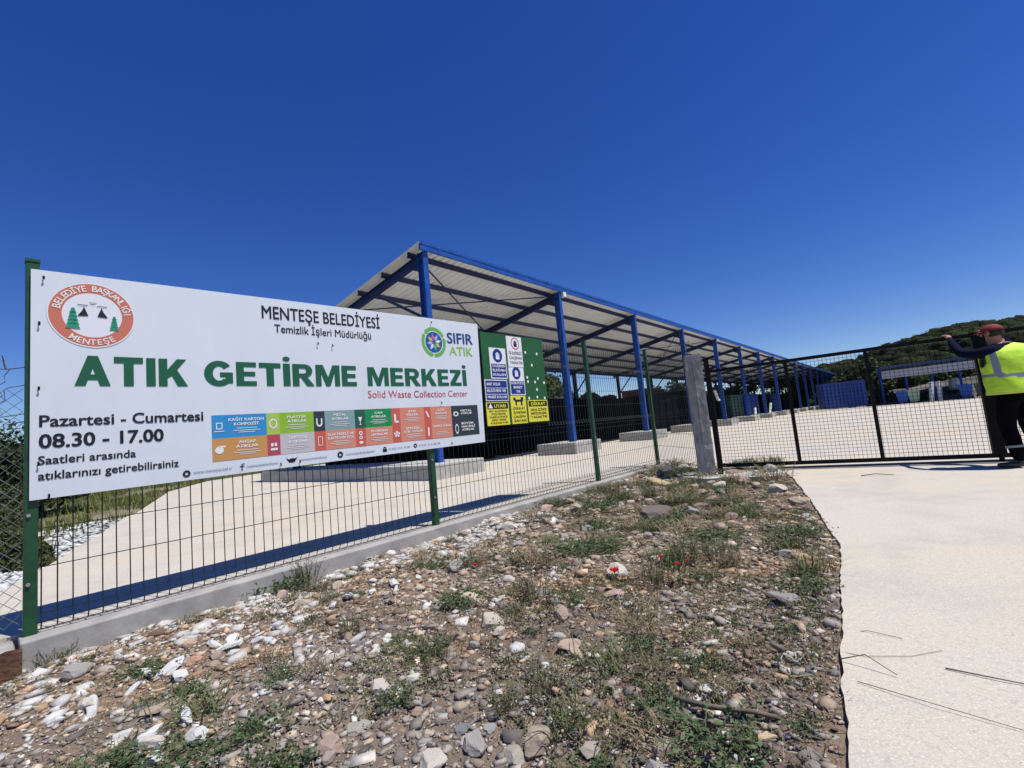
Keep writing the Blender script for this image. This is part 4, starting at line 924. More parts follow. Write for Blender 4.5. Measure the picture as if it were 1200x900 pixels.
GP = Vector((4.36, 7.448, 0)); GA = math.atan2(-.53874, .84247)
gate = empty('sliding_gate', GP, GA, 'long black steel sliding gate filled with square wire mesh', 'gate')
GX0, GX1 = -1.17, 4.6; GT = 1.69
def gb(name, a, b_, w_, h_=None):
    q_ = MB(); q_.bar(a, b_, w_, h_); return q_.build(name, BLACK, gate)
gb('bottom_rail', (GX0, 0, .085), (GX1, 0, .085), .05, .055); gb('top_rail', (GX0, 0, GT), (GX1, 0, GT), .045, .05)
for x in (-1.15, 0, 1.03, 3.3, 4.5): gb('upright', (x, 0, .112), (x, 0, GT-.025), .047, .045)
q_ = MB(); q_.box(2.175, 2.305, -.055, .03, .112, GT-.025); q_.build('upright', BLACK, gate)
q_ = MB(); q_.tube([(2.25, -.02, .11), (2.25, -.02, .01)], .028, 8); q_.build('gate_roller', BLACK, gate)
mb = MB(); x = GX0+.05
while x < GX1: mb.bar((x, 0, .1), (x, 0, GT), .0042); x += .052
z = .17
while z < GT: mb.bar((GX0, .005, z), (GX1, .005, z), .0046); z += .052
mb.build('mesh_panel', BLACK, gate)['kind'] = 'stuff'
# track beam
tb = MB(); tb.box(-2.2, 9, -.16, .14, -.2, .012); o = tag(tb.build('gate_track', STAIN), kind='structure'); o.location = GP; o.rotation_euler = (0, 0, GA)
tb = MB(); tb.bar((-2.1, 0, .022), (9, 0, .022), .03, .02); o = tag(tb.build('track_rail', mat('rail', (.12, .10, .09), .5, .6)), 'steel running rail under the sliding gate', 'rail'); o.location = GP; o.rotation_euler = (0, 0, GA)
stone(2.55, 8.35, .22, (.10, .10, .10), 'dark broken concrete lump beside the last fence post', szz=.8, mesh=9, sink=.6)

# ================================================================== SHED
SB = Vector((-1.74, 11.9, 0)); SA = math.atan2(.77545, .6314)
shed = empty('steel_shed', SB, SA, 'long open blue steel shed with a pale corrugated lean-to roof', 'shed')
NF = 19; BAY = 6.47; X0 = .02; W = 7.6; YF = .45; HF = 5.96; SL = .17
def hr(y): return HF-(y-YF)*SL      # underside of purlins / top of rafter
for i in range(NF):
    x = X0+i*BAY
    b = MB()   # I-section column
    b.box(x-.085, x+.085, YF-.12, YF-.106, .36, HF+.02); b.box(x-.085, x+.085, YF+.106, YF+.12, .36, HF+.02); b.box(x-.008, x+.008, YF-.106, YF+.106, .36, HF+.02); b.box(x-.15, x+.15, YF-.18, YF+.18, .345, .375)
    b.build('column', BLUE, shed)
    b = MB(); yb = YF+W; b.box(x-.10, x+.10, yb-.1, yb-.086, .02, hr(yb)); b.box(x-.10, x+.10, yb+.086, yb+.1, .02, hr(yb)); b.box(x-.008, x+.008, yb-.086, yb+.086, .02, hr(yb)); b.build('back_column', BLUE_SHADED, shed)
    b = MB(); y0, y1 = YF-.12, YF+W+.35
    for dz in (0, -.22): b.bar((x, y0, hr(y0)-.01+dz), (x, y1, hr(y1)-.01+dz), .13, .016, up=(0, -SL, 1))
    b.add([(x, y0, hr(y0)-.23), (x, y1, hr(y1)-.23), (x, y1, hr(y1)-.01), (x, y0, hr(y0)-.01)], [(0, 1, 2, 3)])
    # haunches
    b.add([(x-.04, YF+.12, HF-.24), (x-.04, YF+.5, hr(YF+.5)-.24), (x-.04, YF+.12, HF-.5), (x+.04, YF+.12, HF-.24), (x+.04, YF+.5, hr(YF+.5)-.24), (x+.04, YF+.12, HF-.5)], [(0, 1, 2), (3, 5, 4), (1, 4, 5, 2), (0, 3, 4, 1)])
    b.build('rafter', BLUE_SHADED, shed)
    b = MB(); b.bar((x, YF+2.1, hr(YF+2.1)-.28), (x, YF+.12, HF-1.75), .07) if i in (0,) else b.bar((x+.02, yb-.08, hr(yb)-1.5), (x+.02, yb-1.4, hr(yb-1.4)-.28), .07); b.build('diagonal_brace', BLUE_SHADED, shed)
XE0, XE1 = X0-.22, X0+(NF-1)*BAY+.6
NP = 7
for k in range(NP):
    y = YF+.35+k*(W-.3)/(NP-1)
    b = MB(); z = hr(y)+.075; b.bar((XE0, y, z), (XE1, y, z), .012, .14, up=(0, -SL, 1)); b.bar((XE0, y+.03, z-.065), (XE1, y+.03, z-.065), .06, .01); b.build('purlin', BLUE_SHADED, shed)
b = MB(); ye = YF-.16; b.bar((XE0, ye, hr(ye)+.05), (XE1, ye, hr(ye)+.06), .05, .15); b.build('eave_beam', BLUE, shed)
b = MB(); yb = YF+W; b.bar((XE0, yb, hr(yb)-.10), (XE1, yb, hr(yb)-.10), .09, .16); b.build('back_eave_beam', BLUE_SHADED, shed)
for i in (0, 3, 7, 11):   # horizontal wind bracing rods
    x = X0+i*BAY; b = MB(); b.bar((x, YF+.2, hr(YF+.2)-.05), (x+BAY, YF+3.8, hr(YF+3.8)-.05), .035); b.bar((x+BAY, YF+.2, hr(YF+.2)-.05), (x, YF+3.8, hr(YF+3.8)-.05), .035); b.build('wind_brace', BLUE_SHADED, shed)
for i in range(NF-1):     # roof sheets, one run per bay
    xa = XE0-.02 if i == 0 else X0+i*BAY; xb = X0+(i+1)*BAY if i < NF-2 else XE1
    prof = []; x = xa
    while x < xb-.02:
        for dx, dz in ((0, 0), (.12, 0), (.145, .04), (.195, .04), (.22, 0)):
            if x+dx <= xb: prof.append((x+dx, dz))
        x += .25
    prof.append((xb, 0)); V = []; y0, y1 = YF-.185, YF+W+.55
    for (px, dz) in prof:
        for y in (y0, y1): V.append((px, y, hr(y)+.155+dz))
    for (px, dz) in prof:
        for y in (y0, y1): V.append((px, y, hr(y)+.155+dz+.03))
    n = len(prof); Fq = [(2*k, 2*k+2, 2*k+3, 2*k+1) for k in range(n-1)]+[(2*n+2*k, 2*n+2*k+1, 2*n+2*k+3, 2*n+2*k+2) for k in range(n-1)]+[(2*k, 2*n+2*k, 2*n+2*k+2, 2*k+2) for k in range(n-1)]+[(0, 1, 2*n+1, 2*n), (2*n-2, 2*n-1, 4*n-1, 4*n-2)]
    b = MB(); b.add(V, Fq); b.mi = [0]*(n-1)+[1]*(2*n-2)+[0, 0]; b.build('roof_sheet', [ROOF, BLUE], shed)
b = MB(); b.bar((XE0+.0, YF-.19, hr(YF-.19)+.145), (XE1, YF-.19, hr(YF-.19)+.145), .012, .05); b.build('eave_trim', BLUE, shed)
# junction boxes / lamps at column heads
for i in (1, 4, 5, 8):
    b = MB(); b.box(X0+i*BAY+.12, X0+i*BAY+.30, YF-.2, YF-.05, HF-.15, HF+.02); b.build('flood_lamp', mat('lamp_white', (.75, .75, .74), .4), shed)
# plinths
def plinth(x0, x1, y0, y1, h, label, grp=None):
    o = empty('concrete_plinth', SB, SA, label, 'plinth', grp); b = MB(); b.box(x0, x1, y0, y1, -.02, h); b.build('block', BLOCKM, o, bevel=.02)
plinth(-.72, 1.02, -.22, 9.2, .37, 'long concrete strip plinth under the nearest shed frame')
for i in range(1, NF-1):
    x = X0+i*BAY; plinth(x-.05-.75, x+1.0, -.15, 1.5, .40, 'second concrete plinth along the shed, beside the third fence post' if i == 1 else ('third concrete plinth, partly behind the fourth fence post' if i == 2 else 'concrete plinth under a distant shed column'), None if i < 3 else 'plinths under distant shed columns')

# waste containers in the shed
def container(x0, x1, y0, y1, h, m_, label, grp=None):
    root = empty('waste_container', SB, SA, label, 'container', grp); b = MB(); t = .06
    b.box(x0, x1, y0, y1, .12, .2); b.box(x0, x1, y0, y0+t, .2, h); b.box(x0, x1, y1-t, y1, .2, h); b.box(x0, x0+t, y0+t, y1-t, .2, h); b.box(x1-t, x1, y0+t, y1-t, .2, h); b.build('tub', m_, root)
    r_ = MB(); x = x0+.25
    while x < x1-.1: r_.box(x-.04, x+.04, y0-.06, y0-.001, .22, h-.12); x += 1.23
    y = y0+.3
    while y < y1-.1: r_.box(x0-.06, x0-.001, y-.04, y+.04, .22, h-.12); y += 1.1
    r_.build('ribs', m_, root)
    q_ = MB(); q_.box(x0-.07, x1+.07, y0-.07, y0-.001, h-.11, h+.02); q_.box(x0-.07, x0-.001, y0, y1, h-.11, h+.02); q_.box(x1+.001, x1+.07, y0, y1, h-.11, h+.02); q_.build('top_rim', m_, root)
    k_ = MB()
    for xx in (x0+.3, x1-.4): k_.box(xx, xx+.12, y0, y1, 0, .119)
    k_.build('skids', BLACK, root)
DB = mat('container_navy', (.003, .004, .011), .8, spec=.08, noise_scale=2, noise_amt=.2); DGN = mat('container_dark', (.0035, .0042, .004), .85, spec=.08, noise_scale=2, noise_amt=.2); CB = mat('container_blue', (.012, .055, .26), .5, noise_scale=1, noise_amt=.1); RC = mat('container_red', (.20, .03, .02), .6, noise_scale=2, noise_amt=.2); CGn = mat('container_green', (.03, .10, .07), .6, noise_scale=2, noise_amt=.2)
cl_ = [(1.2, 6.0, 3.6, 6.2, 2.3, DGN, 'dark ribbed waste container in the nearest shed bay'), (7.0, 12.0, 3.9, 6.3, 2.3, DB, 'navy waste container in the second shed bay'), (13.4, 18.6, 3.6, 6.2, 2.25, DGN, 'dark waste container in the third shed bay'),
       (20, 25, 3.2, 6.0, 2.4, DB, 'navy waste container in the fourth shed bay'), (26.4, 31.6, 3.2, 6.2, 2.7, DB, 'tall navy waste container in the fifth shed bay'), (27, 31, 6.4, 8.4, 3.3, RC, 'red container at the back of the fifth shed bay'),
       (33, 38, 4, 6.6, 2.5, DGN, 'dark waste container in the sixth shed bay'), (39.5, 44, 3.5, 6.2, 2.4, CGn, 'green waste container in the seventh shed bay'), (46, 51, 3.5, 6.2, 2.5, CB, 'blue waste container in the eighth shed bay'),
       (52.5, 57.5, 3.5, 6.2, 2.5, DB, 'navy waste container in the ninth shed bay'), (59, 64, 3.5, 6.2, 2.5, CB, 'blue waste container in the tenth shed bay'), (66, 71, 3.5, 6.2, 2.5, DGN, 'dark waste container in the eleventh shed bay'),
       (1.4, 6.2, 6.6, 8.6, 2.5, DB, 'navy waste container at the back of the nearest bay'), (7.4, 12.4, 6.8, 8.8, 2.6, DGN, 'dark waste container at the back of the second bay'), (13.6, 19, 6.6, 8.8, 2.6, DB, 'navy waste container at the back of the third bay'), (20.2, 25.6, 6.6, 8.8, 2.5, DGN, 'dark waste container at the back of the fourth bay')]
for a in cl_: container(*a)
BALE = [mat('bale_grey', (.035, .035, .038), .9, noise_scale=6, noise_amt=.35, bump=.8, bump_scale=14), mat('bale_brown', (.06, .042, .028), .9, noise_scale=6, noise_amt=.35, bump=.8, bump_scale=14)]
for i, (x, y, z, l, w9, h, lb) in enumerate([(2.0, 3.9, 2.31, 1.6, 1.1, .35, 'dark rubbish heap on top of the nearest container'), (8.2, 4.3, 2.31, 1.8, 1.2, .5, 'brown rubbish heap on top of the second container'), (10.3, 4.4, 2.31, 1.0, 1.0, .25, 'low dark rubbish heap on the second container'), (14.4, 4.0, 2.26, 1.7, 1.1, .5, 'dark rubbish heap filling the third container'), (16.9, 4.1, 2.26, 1.2, 1.0, .35, 'brown rubbish heap at the right end of the third container'), (21.5, 3.7, 2.41, 2.0, 1.2, .45, 'dark rubbish heap on the fourth container')]):
    bm = bmesh.new(); bmesh.ops.create_icosphere(bm, subdivisions=4, radius=1)
    for v in bm.verts:
        v.co *= 1+.30*noise.noise(v.co*1.8+Vector((i*5., 0, 0)))+.16*noise.noise(v.co*5+Vector((i*5., 0, 0))); v.co = Vector((v.co.x*l/2, v.co.y*w9/2, max(-.15, v.co.z)*h))
    me9 = bpy.data.meshes.new('rubbish_heap'); bm.to_mesh(me9); bm.free(); me9.materials.append(BALE[i % 2]); o = bpy.data.objects.new('rubbish_heap', me9); COL.objects.link(o)
    c9, s9 = math.cos(SA), math.sin(SA); xx, yy = x+l/2, y+w9/2; o.location = (SB.x+xx*c9-yy*s9, SB.y+xx*s9+yy*c9, z-.02); o.rotation_euler = (0, 0, SA); tag(o, lb, 'rubbish')
# scrap pieces under the shed
WPm = mat('white_plastic', (.72, .73, .72), .5)
def sfw(x, y, z=0):
    c_, s2 = math.cos(SA), math.sin(SA); return Vector((SB.x+x*c_-y*s2, SB.y+x*s2+y*c_, z))
for (x, y, z, pts_, lb) in [(29.5, 1.9, .4, [(0, 0, 2.6), (.5, 0, 1.9), (1.4, 0, 1.85), (1.7, 0, 2.2)], 'bent white plastic pipe hanging in the fifth shed bay'), (38, 1.2, .0, [(0, 0, 0), (.4, 0, 1.0)], 'short white plank leaning beside a distant plinth'),
                            (43, 1.0, .0, [(0, 0, 0), (1.2, 0, 1.3)], 'pale green board leaning beside a distant plinth')]:
    b = MB(); b.tube([(px, py, pz) for px, py, pz in pts_], .11, 6); o = tag(b.build('white_pipe' if 'pipe' in lb else 'leaning_board', WPm if 'green' not in lb else mat('pale_green', (.45, .58, .40), .6)), lb, 'pipe' if 'pipe' in lb else 'board'); o.location = sfw(x, y, 0); o.rotation_euler = (0, 0, SA)
stone(0, 0, .3, (.05, .05, .05), 'small black bag beside the second plinth', mesh=4, name='rubbish_bag'); o = COL.objects[-1]; o.location = sfw(8.3, 1.0, .2); o['category'] = 'bag'; o.scale = (.3, .25, .35)

# ------------------------------------------------------------------ far end of the yard
def bframe(p, q2, n, h, lb):
    p = Vector(p); q2 = Vector(q2); root = empty('blue_steel_frame', p, 0, lb, 'frame'); d = q2-p
    for i in range(n+1): b = MB(); c_ = d*i/n; b.bar((c_.x, c_.y, 0), (c_.x, c_.y, h), .15); b.build('post', BLUE, root)
    b = MB(); b.bar((0, 0, h), (d.x, d.y, h), .17); b.build('top_beam', BLUE, root)
    b = MB(); b.bar((.0, -.2, h-.75), (d.x, d.y-.2, h-.75), .03, .8); b.build('pale_fascia', mat('pale_sheet', (.42, .44, .46), .6), root)
    b = MB(); e = Vector((3.5, 5, 0))
    for i in range(n+1): c_ = d*i/n; b.bar((c_.x, c_.y, h), (c_.x+e.x, c_.y+e.y, h-.5), .16)
    b.bar((e.x, e.y, h-.5), (d.x+e.x, d.y+e.y, h-.5), .16); b.build('roof_rafter', BLUE_SHADED, root)
    b = MB(); b.add([(-.3, -.4, h+.14), (d.x+.3, d.y-.4, h+.14), (d.x+e.x, d.y+e.y, h-.35), (e.x, e.y, h-.35)], [(0, 1, 2, 3)]); 
    o = b.build('roof_sheet', mat('grey_roof', (.12, .14, .16), .6), root); s_m = o.modifiers.new('s', 'SOLIDIFY'); s_m.thickness = .05
bframe((39.5, 50.5, 0), (45.2, 44.6, 0), 4, 3.9, 'low blue steel frame shelter at the far end of the yard')
root = empty('shipping_container', (34.2, 52.2, 0), math.atan2(-.35, 1), 'bright blue corrugated container at the far end of the shed', 'container')
b = MB(); b.box(0, 4.0, 0, 2.4, .1, 2.9); b.build('container_body', mat('bright_blue', (.012, .06, .30), .55, noise_scale=2, noise_amt=.2), root)
b = MB(); x = .1
while x < 3.95: b.box(x, x+.17, -.09, -.001, .25, 2.75); x += .36
b.build('side_ribs', mat('bright_blue', (.012, .06, .30), .55, noise_scale=2, noise_amt=.2), root)
b = MB(); b.box(4.001, 4.05, .05, 2.35, .2, 2.8); b.build('door', mat('mid_blue', (.02, .12, .50), .5), root)
for i, (x, y) in enumerate(((41.6, 47.2), (42.2, 46.9))):
    b = MB(); b.bar((0, 0, 0), (.25-.5*i*.2, 0, 1.9), .28); o = tag(b.build('white_post', WPm, bevel=.02), ['left white leaning post at the far yard edge', 'right white leaning post at the far yard edge'][i], 'post'); o.location = (x, y, 0)
for (a, r, h, rad, lb) in [(39.2, 68, 1.0, 1.6, 'low dark heap of bushes beyond the far yard edge, left'), (41.0, 66, .8, 1.4, 'low dark bushes beyond the far yard edge, middle'), (43.2, 68, .9, 1.8, 'low dark bushes beyond the far yard edge, right of the posts'), (45.5, 67, 1.0, 1.6, 'low dark bushes at the far yard edge behind the worker'), (37.6, 68, 1.8, 2.4, 'low dark bushes right of the blue container')]:
    tree('bush', r*math.sin(R(a)), r*math.cos(R(a)), h, rad, lb, base=(.05, .058, .03), cat='bush', leaf=.25, per=800, trunk=.2, shrub=True)
for i, (x, y, m9, lb) in enumerate(((39.9, 48.6, 'mid_blue', 'blue wheeled bin under the left end of the far shelter'), (40.6, 48.0, 'pale_green', 'pale green bin between the blue bin and the white posts'), (43.4, 45.4, 'mid_blue', 'blue wheeled bin right of the white leaning posts'), (44.2, 44.6, 'grey_roof', 'dark grey bin at the right end of the far shelter'))):
    rb = empty('waste_bin', (x, y, 0), -.7, lb, 'bin'); b = MB()
    b.add([(-.35,-.3,.12),(.35,-.3,.12),(.35,.3,.12),(-.35,.3,.12),(-.5,-.42,1.25),(.5,-.42,1.25),(.5,.42,1.25),(-.5,.42,1.25)], [(0,3,2,1),(4,5,6,7),(0,1,5,4),(1,2,6,5),(2,3,7,6),(3,0,4,7)]); b.build('tub', MATS.get(m9) or mat(m9, (.45, .58, .40), .6), rb)
    b = MB(); b.box(-.55, .55, -.47, .47, 1.252, 1.33); b.build('lid', MATS.get(m9) or BLUE, rb)
    for sx9 in (-.4, .4): b = MB(); b.tube([(sx9-.04, .3, .12), (sx9+.04, .3, .12)], .12, 10); b.build('wheel', BLACK, rb)
# white mound / tank far right
b = MB(); b.tube([(0, 0, 0), (0, 0, .5), (0, 0, 1.0), (0, 0, 1.25)], [.5, .52, .48, .2], 16); o = tag(b.build('water_tank', WPm, smooth=True), 'small white water tank among bushes beyond the far yard edge', 'tank'); o.location = (45.8, 48.9, 0.9)
b = MB(); b.box(-.6, .6, -.6, .6, -1.2, 0); o = b.build('tank_stand', BLACK, None); o.parent = COL.objects['water_tank']
# low far boundary wall
fw_ = [(36.2, 52.0), (41, 49.6), (44, 43.4), (62, 19)]
b = MB()
for p, q2 in zip(fw_, fw_[1:]): b.bar((p[0]+3.2, p[1]+4, -.05), (q2[0]+3.2, q2[1]+4, -.05), .3, .9)
tag(b.build('boundary_wall', mat('dark_wall', (.09, .085, .08), .9, noise_scale=1.5, noise_amt=.3)), 'low dark boundary wall behind the far edge of the yard', 'wall')

# ================================================================== PERSON
SKIN = mat('skin', (.33, .17, .11), .5); NAVYC = mat('navy_cloth', (.006, .008, .026), .95, spec=.08, noise_scale=25, noise_amt=.15, bump=.3, bump_scale=30); TRO = mat('black_trousers', (.004, .004, .006), .95, spec=.06, noise_scale=20, noise_amt=.2, bump=.3, bump_scale=18); SHOE = mat('shoe', (.015, .014, .014), .5)
per = empty('person', (6.06, 5.72, 0), 0, 'worker in yellow hi-vis vest and red cap leaning on the gate, back turned', 'person')
def skin_body():
    bm = bmesh.new(); lay = bm.verts.layers.skin.verify()
    J = {}
    def v(n, co, r_, root=False):
        J[n] = bm.verts.new(co); J[n][lay].radius = r_ if isinstance(r_, tuple) else (r_, r_); J[n][lay].use_root = root
    def e(*ns):
        for a, b_ in zip(ns, ns[1:]): bm.edges.new((J[a], J[b_]))
    v('pel', (0, 0, .95), (.165, .115), True); v('wai', (0, .01, 1.10), (.15, .11)); v('che', (0, .03, 1.30), (.175, .115)); v('upc', (0, .04, 1.42), (.12, .085)); v('nek', (-.015, .07, 1.50), .052); v('hd0', (-.025, .10, 1.57), .068); v('hd1', (-.03, .11, 1.65), .088); v('hd2', (-.03, .11, 1.71), .058)
    e('pel', 'wai', 'che', 'upc', 'nek', 'hd0', 'hd1', 'hd2')
    for s, nm in ((-1, 'l'), (1, 'r')):
        v(nm+'hip', (s*.10, 0, .86), .115); v(nm+'th', (s*.125, .03, .68), .105)
        v(nm+'kn', (s*.13, .05, .49), .086); v(nm+'ca', (s*.135, .01, .32), .080); v(nm+'an', (s*.135, -.03, .11), .066)
        if s < 0: v(nm+'he', (s*.14, -.05, .045), .040); v(nm+'to', (s*.14-.13, .03, .038), .034); v(nm+'tt', (s*.14-.19, .06, .032), .026)
        else: v(nm+'he', (s*.14, -.06, .045), .040); v(nm+'to', (s*.15, .09, .038), .034); v(nm+'tt', (s*.155, .15, .032), .026)
        e('pel', nm+'hip', nm+'th', nm+'kn', nm+'ca', nm+'an', nm+'he', nm+'to', nm+'tt')
        v(nm+'sh', (s*.185, .04, 1.415), .078); v(nm+'ua', ((-.26, .14, 1.40) if s < 0 else (.27, .13, 1.42)), .066)
        v(nm+'el', ((-.30, .28, 1.44) if s < 0 else (.31, .26, 1.50)), .058)
        v(nm+'fa', ((-.23, .44, 1.585) if s < 0 else (.28, .34, 1.60)), .048); v(nm+'wr', ((-.125, .585, 1.69) if s < 0 else (.22, .43, 1.69)), .027)
        v(nm+'pa', ((-.10, .63, 1.725) if s < 0 else (.20, .455, 1.725)), (.040, .022))
        e('upc', nm+'sh', nm+'ua', nm+'el', nm+'fa', nm+'wr', nm+'pa')
        hx, hy, hz_ = (-.10, .63, 1.725) if s < 0 else (.20, .455, 1.725)
        for k in range(4):   # fingers curl over the rail
            ox = (-.036+.024*k); ln = (.9, 1.05, 1.0, .8)[k]
            a0 = (hx+ox*.84, hy+.03-ox*.3, hz_+.006); a1 = (hx+ox*.84+.012, hy+.03+.032*ln-ox*.3, hz_+.004); a2 = (a1[0]+.006, a1[1]+.014, a1[2]-.030*ln); a3 = (a2[0]-.004, a2[1]-.008, a2[2]-.022*ln)
            for q3, p in enumerate((a0, a1, a2, a3)): v('%sf%d%d' % (nm, k, q3), p, .0095-.0012*q3)
            e(nm+'pa', '%sf%d0' % (nm, k), '%sf%d1' % (nm, k), '%sf%d2' % (nm, k), '%sf%d3' % (nm, k))
        v(nm+'t0', (hx-s*.038, hy-.005, hz_-.012), .011); v(nm+'t1', (hx-s*.052, hy+.01, hz_-.038), .0095); v(nm+'t2', (hx-s*.046, hy+.022, hz_-.058), .008); e(nm+'wr', nm+'t0', nm+'t1', nm+'t2')
    me = bpy.data.meshes.new('body'); bm.to_mesh(me); bm.free(); o = bpy.data.objects.new('body', me); COL.objects.link(o)
    mod = o.modifiers.new('skin', 'SKIN'); mod.use_smooth_shade = True; o.modifiers.new('sub', 'SUBSURF').levels = 2
    bpy.context.view_layer.update(); dg = bpy.context.evaluated_depsgraph_get(); m2 = bpy.data.meshes.new_from_object(o.evaluated_get(dg)); bpy.data.objects.remove(o)
    m2.name = 'body'; m2.materials.clear()
    for x in (SKIN, NAVYC, TRO, SHOE): m2.materials.append(x)
    bm = bmesh.new(); bm.from_mesh(m2)
    # face: nose, ears (facing +y, turned slightly left)
    hd = Vector((-.03, .11, 1.655)); fdir = Vector((-.35, .94, 0)).normalized(); sd_ = Vector((fdir.y, -fdir.x, 0))
    for (c_, r3) in ((hd+fdir*.105+Vector((0, 0, -.012)), (.014, .02, .022)), (hd+sd_*.092+Vector((0, 0, -.01)), (.012, .02, .032)), (hd-sd_*.092+Vector((0, 0, -.01)), (.012, .02, .032))):
        ret_ = bmesh.ops.create_icosphere(bm, subdivisions=2, radius=1)
        for vv in ret_['verts']: vv.co = Vector((vv.co.x*r3[0], vv.co.y*r3[1], vv.co.z*r3[2]))+c_
    for f in bm.faces:
        c_ = f.calc_center_median(); f.smooth = True
        hand = (c_-Vector((-.105, .63, 1.72))).length < .105 or (c_-Vector((.205, .45, 1.71))).length < .10
        arm = abs(c_.x) > .17 and c_.z > 1.2 or c_.y > .24
        if hand: f.material_index = 0
        elif arm and not (c_.z > 1.5 and abs(c_.x+.03) < .12 and c_.y < .24): f.material_index = 1
        elif c_.z > 1.50: f.material_index = 0
        elif c_.z > .97: f.material_index = 1
        elif c_.z > .085: f.material_index = 2
        else: f.material_index = 3
    bm.to_mesh(m2); bm.free(); ob = bpy.data.objects.new('body', m2); COL.objects.link(ob); ob.parent = per; return ob
skin_body()
# eyes and mouth
hd = Vector((-.03, .11, 1.655)); fd = Vector((-.35, .94, 0)).normalized(); sd_ = Vector((fd.y, -fd.x, 0))
b = MB()
for s in (-1, 1): c_ = hd+fd*.086+sd_*s*.032+Vector((0, 0, .012)); b.tube([c_, c_+fd*.006], .008, 8)
c_ = hd+fd*.085+Vector((0, 0, -.05)); b.bar(c_-sd_*.022, c_+sd_*.022, .008, .006); b.build('eyes_and_mouth', mat('eye_dark', (.03, .015, .012), .5), per)
# vest
VY = mat('hi_vis', (.60, .93, .05), .7, noise_scale=9, noise_amt=.12, bump=.5, bump_scale=9); REF = mat('reflective_tape', (.22, .25, .27), .35); PIP = mat('vest_piping', (.55, .60, .10), .7)
bm = bmesh.new(); nz_, na_ = 34, 56; ring_ = []
prof = [(.88, .225, .165, 0), (.98, .220, .158, .0), (1.10, .215, .152, .01), (1.22, .220, .152, .02), (1.32, .225, .150, .03), (1.39, .222, .135, .035), (1.435, .195, .112, .04), (1.465, .14, .09, .045), (1.485, .085, .075, .055)]
for i in range(nz_):
    z = .88+(1.485-.88)*i/(nz_-1); zz = [p[0] for p in prof]; rx, ry, cy = (np.interp(z, zz, [p[k] for p in prof]) for k in (1, 2, 3)); row = []
    for k in range(na_):
        a = 2*math.pi*k/na_; wr = 1+.035*math.sin(a*5+z*17)*(1-(z-.88)*1.2)+.02*noise.noise(Vector((a*2, z*9, 0)))
        ca, sa = math.cos(a), math.sin(a); ex = .82
        row.append(bm.verts.new((math.copysign(abs(ca)**ex, ca)*rx*wr, cy+math.copysign(abs(sa)**ex, sa)*ry*wr, z)))
    ring_.append(row)
for i in range(nz_-1):
    for k in range(na_):
        z = .88+(1.485-.88)*(i+.5)/(nz_-1); a = 2*math.pi*(k+.5)/na_
        side = min(abs(a), abs(a-2*math.pi), abs(a-math.pi))
        if 1.22 < z < 1.44 and side < .50*math.sin((z-1.22)/.22*3.14159*.8+.3): continue     # armholes
        if 1.35 < z and abs(a-math.pi/2) < .35*(z-1.35)/.13: continue                          # open neck in front
        f = bm.faces.new((ring_[i][k], ring_[i][(k+1) % na_], ring_[i+1][(k+1) % na_], ring_[i+1][k])); f.smooth = True
        if 1.07 < z+.03*math.cos(a) < 1.115: f.material_index = 1
        xx = .2*math.cos(a)
        if z > 1.10 and abs(xx+.135) < .02 and math.sin(a) < .9: f.material_index = 1
        if z < .893: f.material_index = 2
vme = bpy.data.meshes.new('vest'); bm.to_mesh(vme); bm.free()
for x in (VY, REF, PIP): vme.materials.append(x)
vo = bpy.data.objects.new('vest', vme); COL.objects.link(vo); vo.parent = per; vo.scale = (1.13, 1.12, 1.0); vo.rotation_euler = (0, 0, R(-22)); s2 = vo.modifiers.new('s', 'SOLIDIFY'); s2.thickness = .008; s2.offset = 1
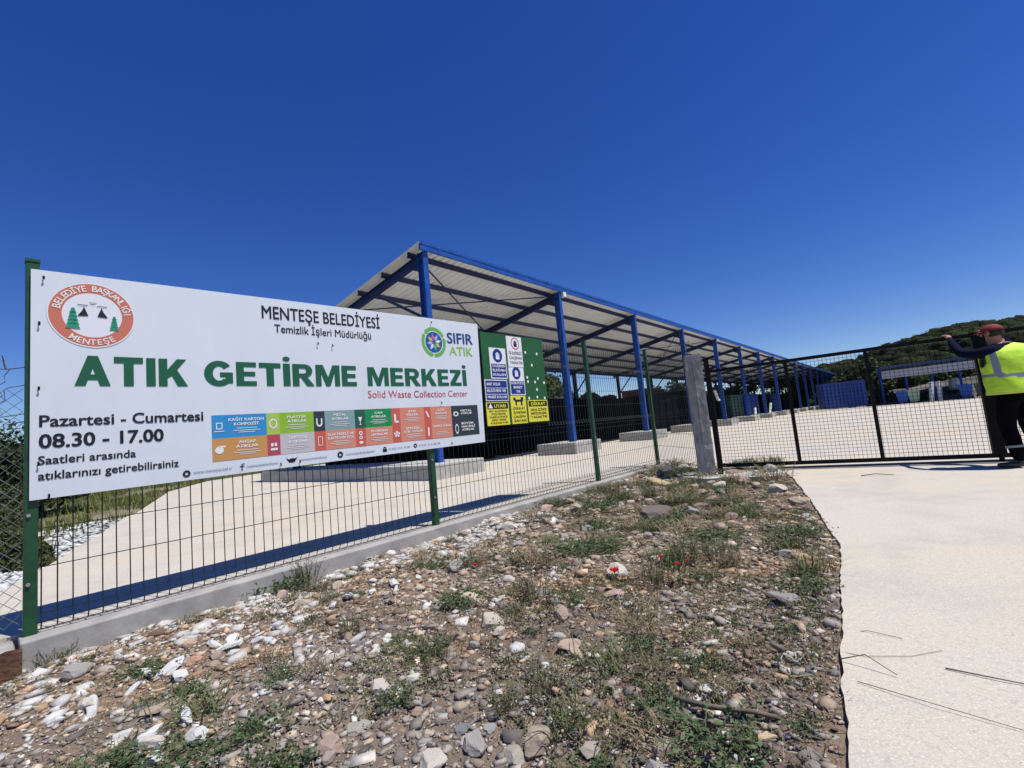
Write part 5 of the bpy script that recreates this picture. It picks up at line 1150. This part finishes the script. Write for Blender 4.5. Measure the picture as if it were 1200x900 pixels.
# cap and hair
CAPM = mat('red_cap', (.20, .010, .014), .8, noise_scale=20, noise_amt=.15)
bm = bmesh.new(); bmesh.ops.create_uvsphere(bm, u_segments=24, v_segments=14, radius=1)
bmesh.ops.delete(bm, geom=[v for v in bm.verts if v.co.z < -.12], context='VERTS')
for v in bm.verts: v.co = Vector((v.co.x*.104, v.co.y*.115, v.co.z*.085))+Vector((-.03, .108, 1.675))
for f in bm.faces: f.smooth = True
cme = bpy.data.meshes.new('cap'); bm.to_mesh(cme); bm.free(); cme.materials.append(CAPM); co = bpy.data.objects.new('cap', cme); COL.objects.link(co); co.parent = per; s2 = co.modifiers.new('s', 'SOLIDIFY'); s2.thickness = .005
b = MB(); vs = []; n = 12
for k in range(n+1):
    a = -1.15+2.3*k/n; d2 = fd*math.cos(a)+sd_*math.sin(a); ext = .075*math.cos(a*1.1)
    p0 = hd+d2*.098+Vector((0, 0, .018)); p1 = hd+d2*(.100+max(0, ext))+Vector((0, 0, .006)); vs += [p0, p1]
b.add(vs, [(2*k, 2*k+1, 2*k+3, 2*k+2) for k in range(n)]); o = b.build('cap_peak', CAPM, co, smooth=True); s2 = o.modifiers.new('s', 'SOLIDIFY'); s2.thickness = .005
bm = bmesh.new(); bmesh.ops.create_icosphere(bm, subdivisions=3, radius=1)
for v in bm.verts: v.co = Vector((v.co.x*.096, v.co.y*.100, v.co.z*.10))+Vector((-.024, .098, 1.648))
bmesh.ops.delete(bm, geom=[v for v in bm.verts if (v.co-hd).dot(fd) > .01 or v.co.z < 1.585], context='VERTS')
hme = bpy.data.meshes.new('hair'); bm.to_mesh(hme); bm.free(); hme.materials.append(mat('hair', (.015, .012, .01), .8)); ho = bpy.data.objects.new('hair', hme); COL.objects.link(ho); ho.parent = per
b = MB(); 
for s in (-1, 1):
    x = s*.135; b.tube([(x, -.005, .262), (x, -.008, .236)], .088, 14)
b.build('trouser_reflector', REF, per)

# ------------------------------------------------------------------ labels: order look-alikes from left to right
bpy.context.view_layer.update()
ORD = ['leftmost', 'second from left', 'third from left', 'fourth from left', 'fifth from left', 'sixth from left', 'seventh from left', 'eighth from left', 'ninth from left', 'tenth from left', 'eleventh from left', 'twelfth from left', 'thirteenth from left', 'fourteenth from left', 'fifteenth from left', 'sixteenth from left', 'seventeenth from left', 'eighteenth from left', 'nineteenth from left', 'twentieth from left']
by = {}
for o in COL.objects:
    if o.get('category') and o.get('label') and not o.parent: by.setdefault(o['label'], []).append(o)
for lb, os_ in by.items():
    if len(os_) < 2 or len(os_) > 40: continue
    def sx_(o):
        d = o.location-cam.location; return d.dot(RX)/max(.05, d.dot(F))
    os_.sort(key=sx_); n = len(os_)
    for i, o in enumerate(os_):
        e = ORD[i] if i < len(ORD) and i <= n//2 else ORD[n-1-i].replace('left', 'right') if n-1-i < len(ORD) else ''
        if e: o['label'] = lb+', '+e
